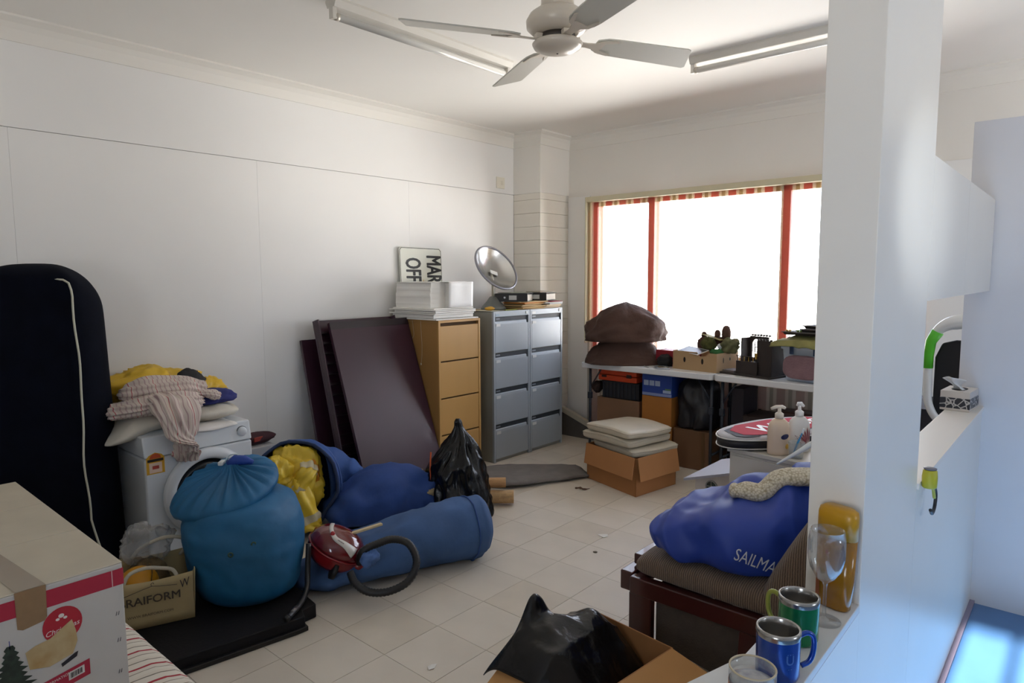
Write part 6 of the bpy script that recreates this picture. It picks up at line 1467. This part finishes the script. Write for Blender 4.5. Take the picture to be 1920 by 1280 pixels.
G().lathe([(.033, .0), (.033, .0015), (.012, .004), (.0042, .010), (.0036, .03), (.0036, .075), (.006, .084), (.018, .093), (.031, .115), (.0365, .142), (.036, .175), (.033, .197), (.0322, .197), (.0352, .175), (.0355, .142), (.030, .116), (.017, .095), (.002, .089)], 40).build('glass_body', glass2, wg, smooth=True)
ab = thing('amber_bottle', 'tall flat amber shampoo bottle leaning on the post', 'bottle', (-.388, 1.507, SZ))
am = M('amber_plastic', '#B47A0C', .18, trans=.35, var=.1, vs=6, coat=.3); amc = M('amber_cap', '#BD8A14', .3)
def flat(r, z, lean): return [Vector((-.0+r[0]*(abs(cos(2*pi*k/36))**.6)*(1 if cos(2*pi*k/36) >= 0 else -1), lean+r[1]*(abs(sin(2*pi*k/36))**.8)*(1 if sin(2*pi*k/36) >= 0 else -1), z)) for k in range(36)]
R = rot('Z', -14)
def rr(L): return [[R @ p for p in ring] for ring in L]
G().loft(rr([flat((.032, .015), 0, 0), flat((.036, .0185), .004, 0), flat((.040, .020), .06, .003), flat((.042, .020), .155, .006)])).build('bottle_body', am, ab, smooth=True)
G().loft(rr([flat((.0425, .0205), .156, .006), flat((.0425, .0205), .205, .008), flat((.040, .019), .216, .009), flat((.030, .014), .222, .009)])).build('cap', amc, ab, smooth=True)
printpoly(ab, 'red_mark', ell(-.006, .125, .0035, .006, 10), R @ Vector((0, -.0185, 0)), R @ Vector((1, 0, 0)), (0, 0, 1), M('amber_print', '#8F4A26', .5), world=False, off=.004)
printpoly(ab, 'label_print', rect(-.030, -.022, .02, .085), R @ Vector((0, -.016, 0)), R @ Vector((1, 0, 0)), (0, 0, 1), M('amber_print', '#8F4A26', .5), world=False, off=.004)
tin = thing('jar_candle', 'glass jar candle with a printed orange band at the front of the shelf', 'candle', (-.380, 1.026, SZ+.0035))
G().lathe([(.033, 0), (.036, .003), (.037, .05), (.037, .083), (.0345, .083), (.0345, .066)], 40, cap1=False).build('jar', thin('jar_glass', (.93, .93, .91), 1.0, .10), tin, smooth=True)
G().lathe([(.0374, .008), (.0374, .058)], 40, cap0=False, cap1=False).build('orange_band', M('band_orange', '#C27A4E', .5, var=.2, vs=40), tin, smooth=True)
G().lathe([(.0345, .060), (.02, .066), (.003, .064)], 40, cap0=True).build('wax', M('grey_wax', '#BDBAB3', .5, var=.35, vs=45, col2='#8B8A93'), tin, smooth=True)
G().tube([Vector((.0358*cos(a), .0358*sin(a), .083)) for a in [2*pi*k/40 for k in range(40)]], .0018, 6, closed=True).build('rim', M('jar_rim', '#B9A98C', .2), tin, smooth=True)
def pp_(u, v):
    p = Vector((-.570, .83, 0)).lerp(Vector((-.40, .80, 0)), u).lerp(Vector((-.457, 1.19, 0)).lerp(Vector((-.355, 1.12, 0)), u), v)
    return (p.x, p.y, .9022+.003*sin(u*7)*v*(u > .4) - .02*max(0, -.47-p.x)*4)
g = G().grid(pp_, 10, 8)
tag(g.build('paper', M('shelf_paper', '#D3D2CD', .7), None, world=True, loc=(-.45, 1.05, .9), smooth=True), 'white paper under the jar candle, overhanging the shelf edge', 'paper')

# ------------------------------------------------------------------ things by the hatch
tsb = thing('tissue_box', 'small black and white patterned tissue box on the far ledge', 'tissue box', (-.42, 3.49, 1.0305), radians(-4))
G().box(-.055, .055, -.085, .085, 0, .085).build('box', M('tissue_white', '#CFC7BF', .6), tsb, bevel=.002)
vm = bpy.data.materials.new('swirl_print'); vm.use_nodes = True; t = vm.node_tree; b = t.nodes['Principled BSDF']; co = t.nodes.new('ShaderNodeTexCoord'); vo = t.nodes.new('ShaderNodeTexVoronoi'); vo.feature = 'DISTANCE_TO_EDGE'; vo.inputs['Scale'].default_value = 38
t.links.new(co.outputs['Object'], vo.inputs['Vector']); rp = t.nodes.new('ShaderNodeValToRGB'); rp.color_ramp.interpolation = 'CONSTANT'; rp.color_ramp.elements[0].color = (*lin('#B9B6B4'), 1); rp.color_ramp.elements[1].position = .07; rp.color_ramp.elements[1].color = (*lin('#2A2A33'), 1)
t.links.new(vo.outputs['Distance'], rp.inputs[0]); t.links.new(rp.outputs[0], b.inputs['Base Color'])
G().box(-.0558, .0558, -.0858, .0858, .010, .056).build('patterned_band', vm, tsb)
G().add([(.03*cos(2*pi*k/20), .055*sin(2*pi*k/20), .0857) for k in range(20)], [tuple(range(20))]).build('opening', M('slot_black', '#2b2a2d', .8), tsb)
g = G().grid(lambda u, v: ((u-.5)*.05*(1+.4*v)+.014*sin(v*4+u*3)-.010*v, -.02+(v-.2)*.01-.05*v+.012*sin(u*9), .083+.062*v*(1-.35*abs(u-.4))), 10, 8); g.build('tissue', M('tissue_paper', '#E4E6E8', .8), tsb, smooth=True, solid=.001)
fr_ = thing('folding_chair', 'white tubular folding chair with green grip and black seat, seen through the hatch', 'folding chair', (-.35, 4.35, 0))
wt = M('white_tube', '#DADDDD', .3)
loopP = [(-.665, 4.30, .02), (-.665, 4.30, .70), (-.672, 4.30, 1.15), (-.662, 4.30, 1.26), (-.61, 4.30, 1.335), (-.52, 4.30, 1.365), (-.30, 4.30, 1.37), (-.14, 4.30, 1.33), (-.08, 4.30, 1.22), (-.075, 4.30, .8), (-.075, 4.30, .02)]
# lower curve
G().tube(spline([(-.672, 4.30, 1.17), (-.668, 4.30, .98), (-.66, 4.30, .90), (-.62, 4.31, .82), (-.54, 4.33, .77), (-.40, 4.36, .75)], 8), .021, 12).build('lower_tube', wt, fr_, world=True, smooth=True)
G().tube(spline(loopP[2:9], 8), [.022+.018*min(1, max(0, (k-10)/12)) for k in range(49)], 12).build('upper_tube', wt, fr_, world=True, smooth=True)
G().tube([(-.671, 4.30, 1.10), (-.672, 4.30, 1.17), (-.664, 4.30, 1.25), (-.635, 4.30, 1.305)], [.0235, .0245, .027, .031], 12).build('green_grip', M('grip_green', '#4DB51E', .4), fr_, world=True, smooth=True)
G().prism([(-.645, .86), (-.60, .80), (-.10, .78), (-.09, 1.24), (-.55, 1.26), (-.615, 1.24), (-.645, 1.16)], 4.32, 4.36, Matrix(((1, 0, 0, 0), (0, 0, 1, 0), (0, 1, 0, 0), (0, 0, 0, 1)))).build('seat_panel', M('black_mesh', '#17161A', .8), fr_, world=True, bevel=.012, seg=3)
for xx in (-.60, -.12): G().tube([(xx, 4.33, .79), (xx-.03, 4.42, .0)], .016, 10).build('leg', wt, fr_, world=True, smooth=True)
tag(G().obox((-.74, 4.7, .42), (.2, .5, .84)).build('dark_cabinet', M('dark_navy_cab', '#1A1724', .6), None, world=True, loc=(-.74, 4.7, 0), bevel=.006), 'dark cabinet beyond the hatch behind the folding chair', 'cabinet')
KZ = .042
hk = thing('spring_clamp', 'yellow clamp with a black hook hanging on the far ledge beside the post', 'clamp', (-.335, 2.22, 1.0))
G().lathe([(.016, -.032), (.019, -.028), (.020, .0), (.018, .018), (.015, .021)], 18, (-.320, 2.175, 1.046)).build('yellow_body', M('clamp_yellow', '#B5AE2B', .45), hk, world=True, smooth=True)
G().lathe([(.0155, .021), (.017, .025), (.009, .027)], 18, (-.320, 2.175, 1.046)).build('grey_cap', M('clamp_grey', '#6D6A72', .5), hk, world=True, smooth=True)
G().tube(spline([(-.320, 2.19, 1.02), (-.318, 2.235, 1.008), (-.316, 2.265, .975), (-.316, 2.258, .938), (-.316, 2.222, .926), (-.316, 2.19, .945)], 7), .0048, 8).build('hook', M('hook_black', '#1B1D22', .4), hk, world=True, smooth=True)
G().tube(spline([(-.318, 2.18, 1.02), (-.316, 2.215, 1.0), (-.316, 2.243, .968)], 5), .0045, 8).build('yellow_arm', M('clamp_yellow', '#B5AE2B', .45), hk, world=True, smooth=True)

# ------------------------------------------------------------------ litter on the floor
def scrap(name, label, pts, m, cat='scrap'):
    c = Vector((sum(p[0] for p in pts)/len(pts), sum(p[1] for p in pts)/len(pts), 0))
    g = G().add([(x, y, .001+.004*((k*5) % 3)/3) for k, (x, y) in enumerate(pts)], [tuple(range(len(pts)))])
    return tag(g.build(name, m, None, world=True, loc=tuple(c), solid=.0006), label, cat)
scrap('paper_scrap', 'torn white paper scrap on the tiles near the blue sail', [(-2.262, 3.40), (-2.20, 3.375), (-2.19, 3.41), (-2.215, 3.445), (-2.23, 3.425)], M('scrap_white', '#D9D6CF', .8))
scrap('paper_scrap', 'small white paper scrap on the tiles at the bottom of the view', [(-2.0, 1.745), (-1.975, 1.73), (-1.968, 1.755), (-1.985, 1.785), (-1.995, 1.765)], M('scrap_white', '#D9D6CF', .8))
scrap('paper_scrap', 'tiny white speck of paper on the tiles before the black rubbish bag', [(-2.715, 3.21), (-2.70, 3.208), (-2.702, 3.225)], M('scrap_white', '#D9D6CF', .8))
G_ = G().tube(spline([(-2.90, 4.05, .004), (-2.86, 4.06, .012), (-2.83, 4.07, .004), (-2.80, 4.10, .01)], 5), [.006, .008, .006, .005, .007, .01, .008, .006, .007, .008, .01, .009, .006, .004, .003, .002], 6)
tag(G_.build('dry_leaf', M('dry_leaf', '#5A4030', .9), None, world=True, loc=(-2.85, 4.07, 0), smooth=True), 'curled dry brown leaf on the tiles beside the cushion carton', 'leaf')
tag(G().lathe([(.012, 0), (.014, .002), (.004, .004)], 10, (-2.12, 3.165, 0)).build('bottle_cap', M('dull_cap', '#6b6152', .7), None, world=True, loc=(-2.12, 3.165, 0), smooth=True), 'little dull brown disc on the tiles near the blue sail', 'disc')
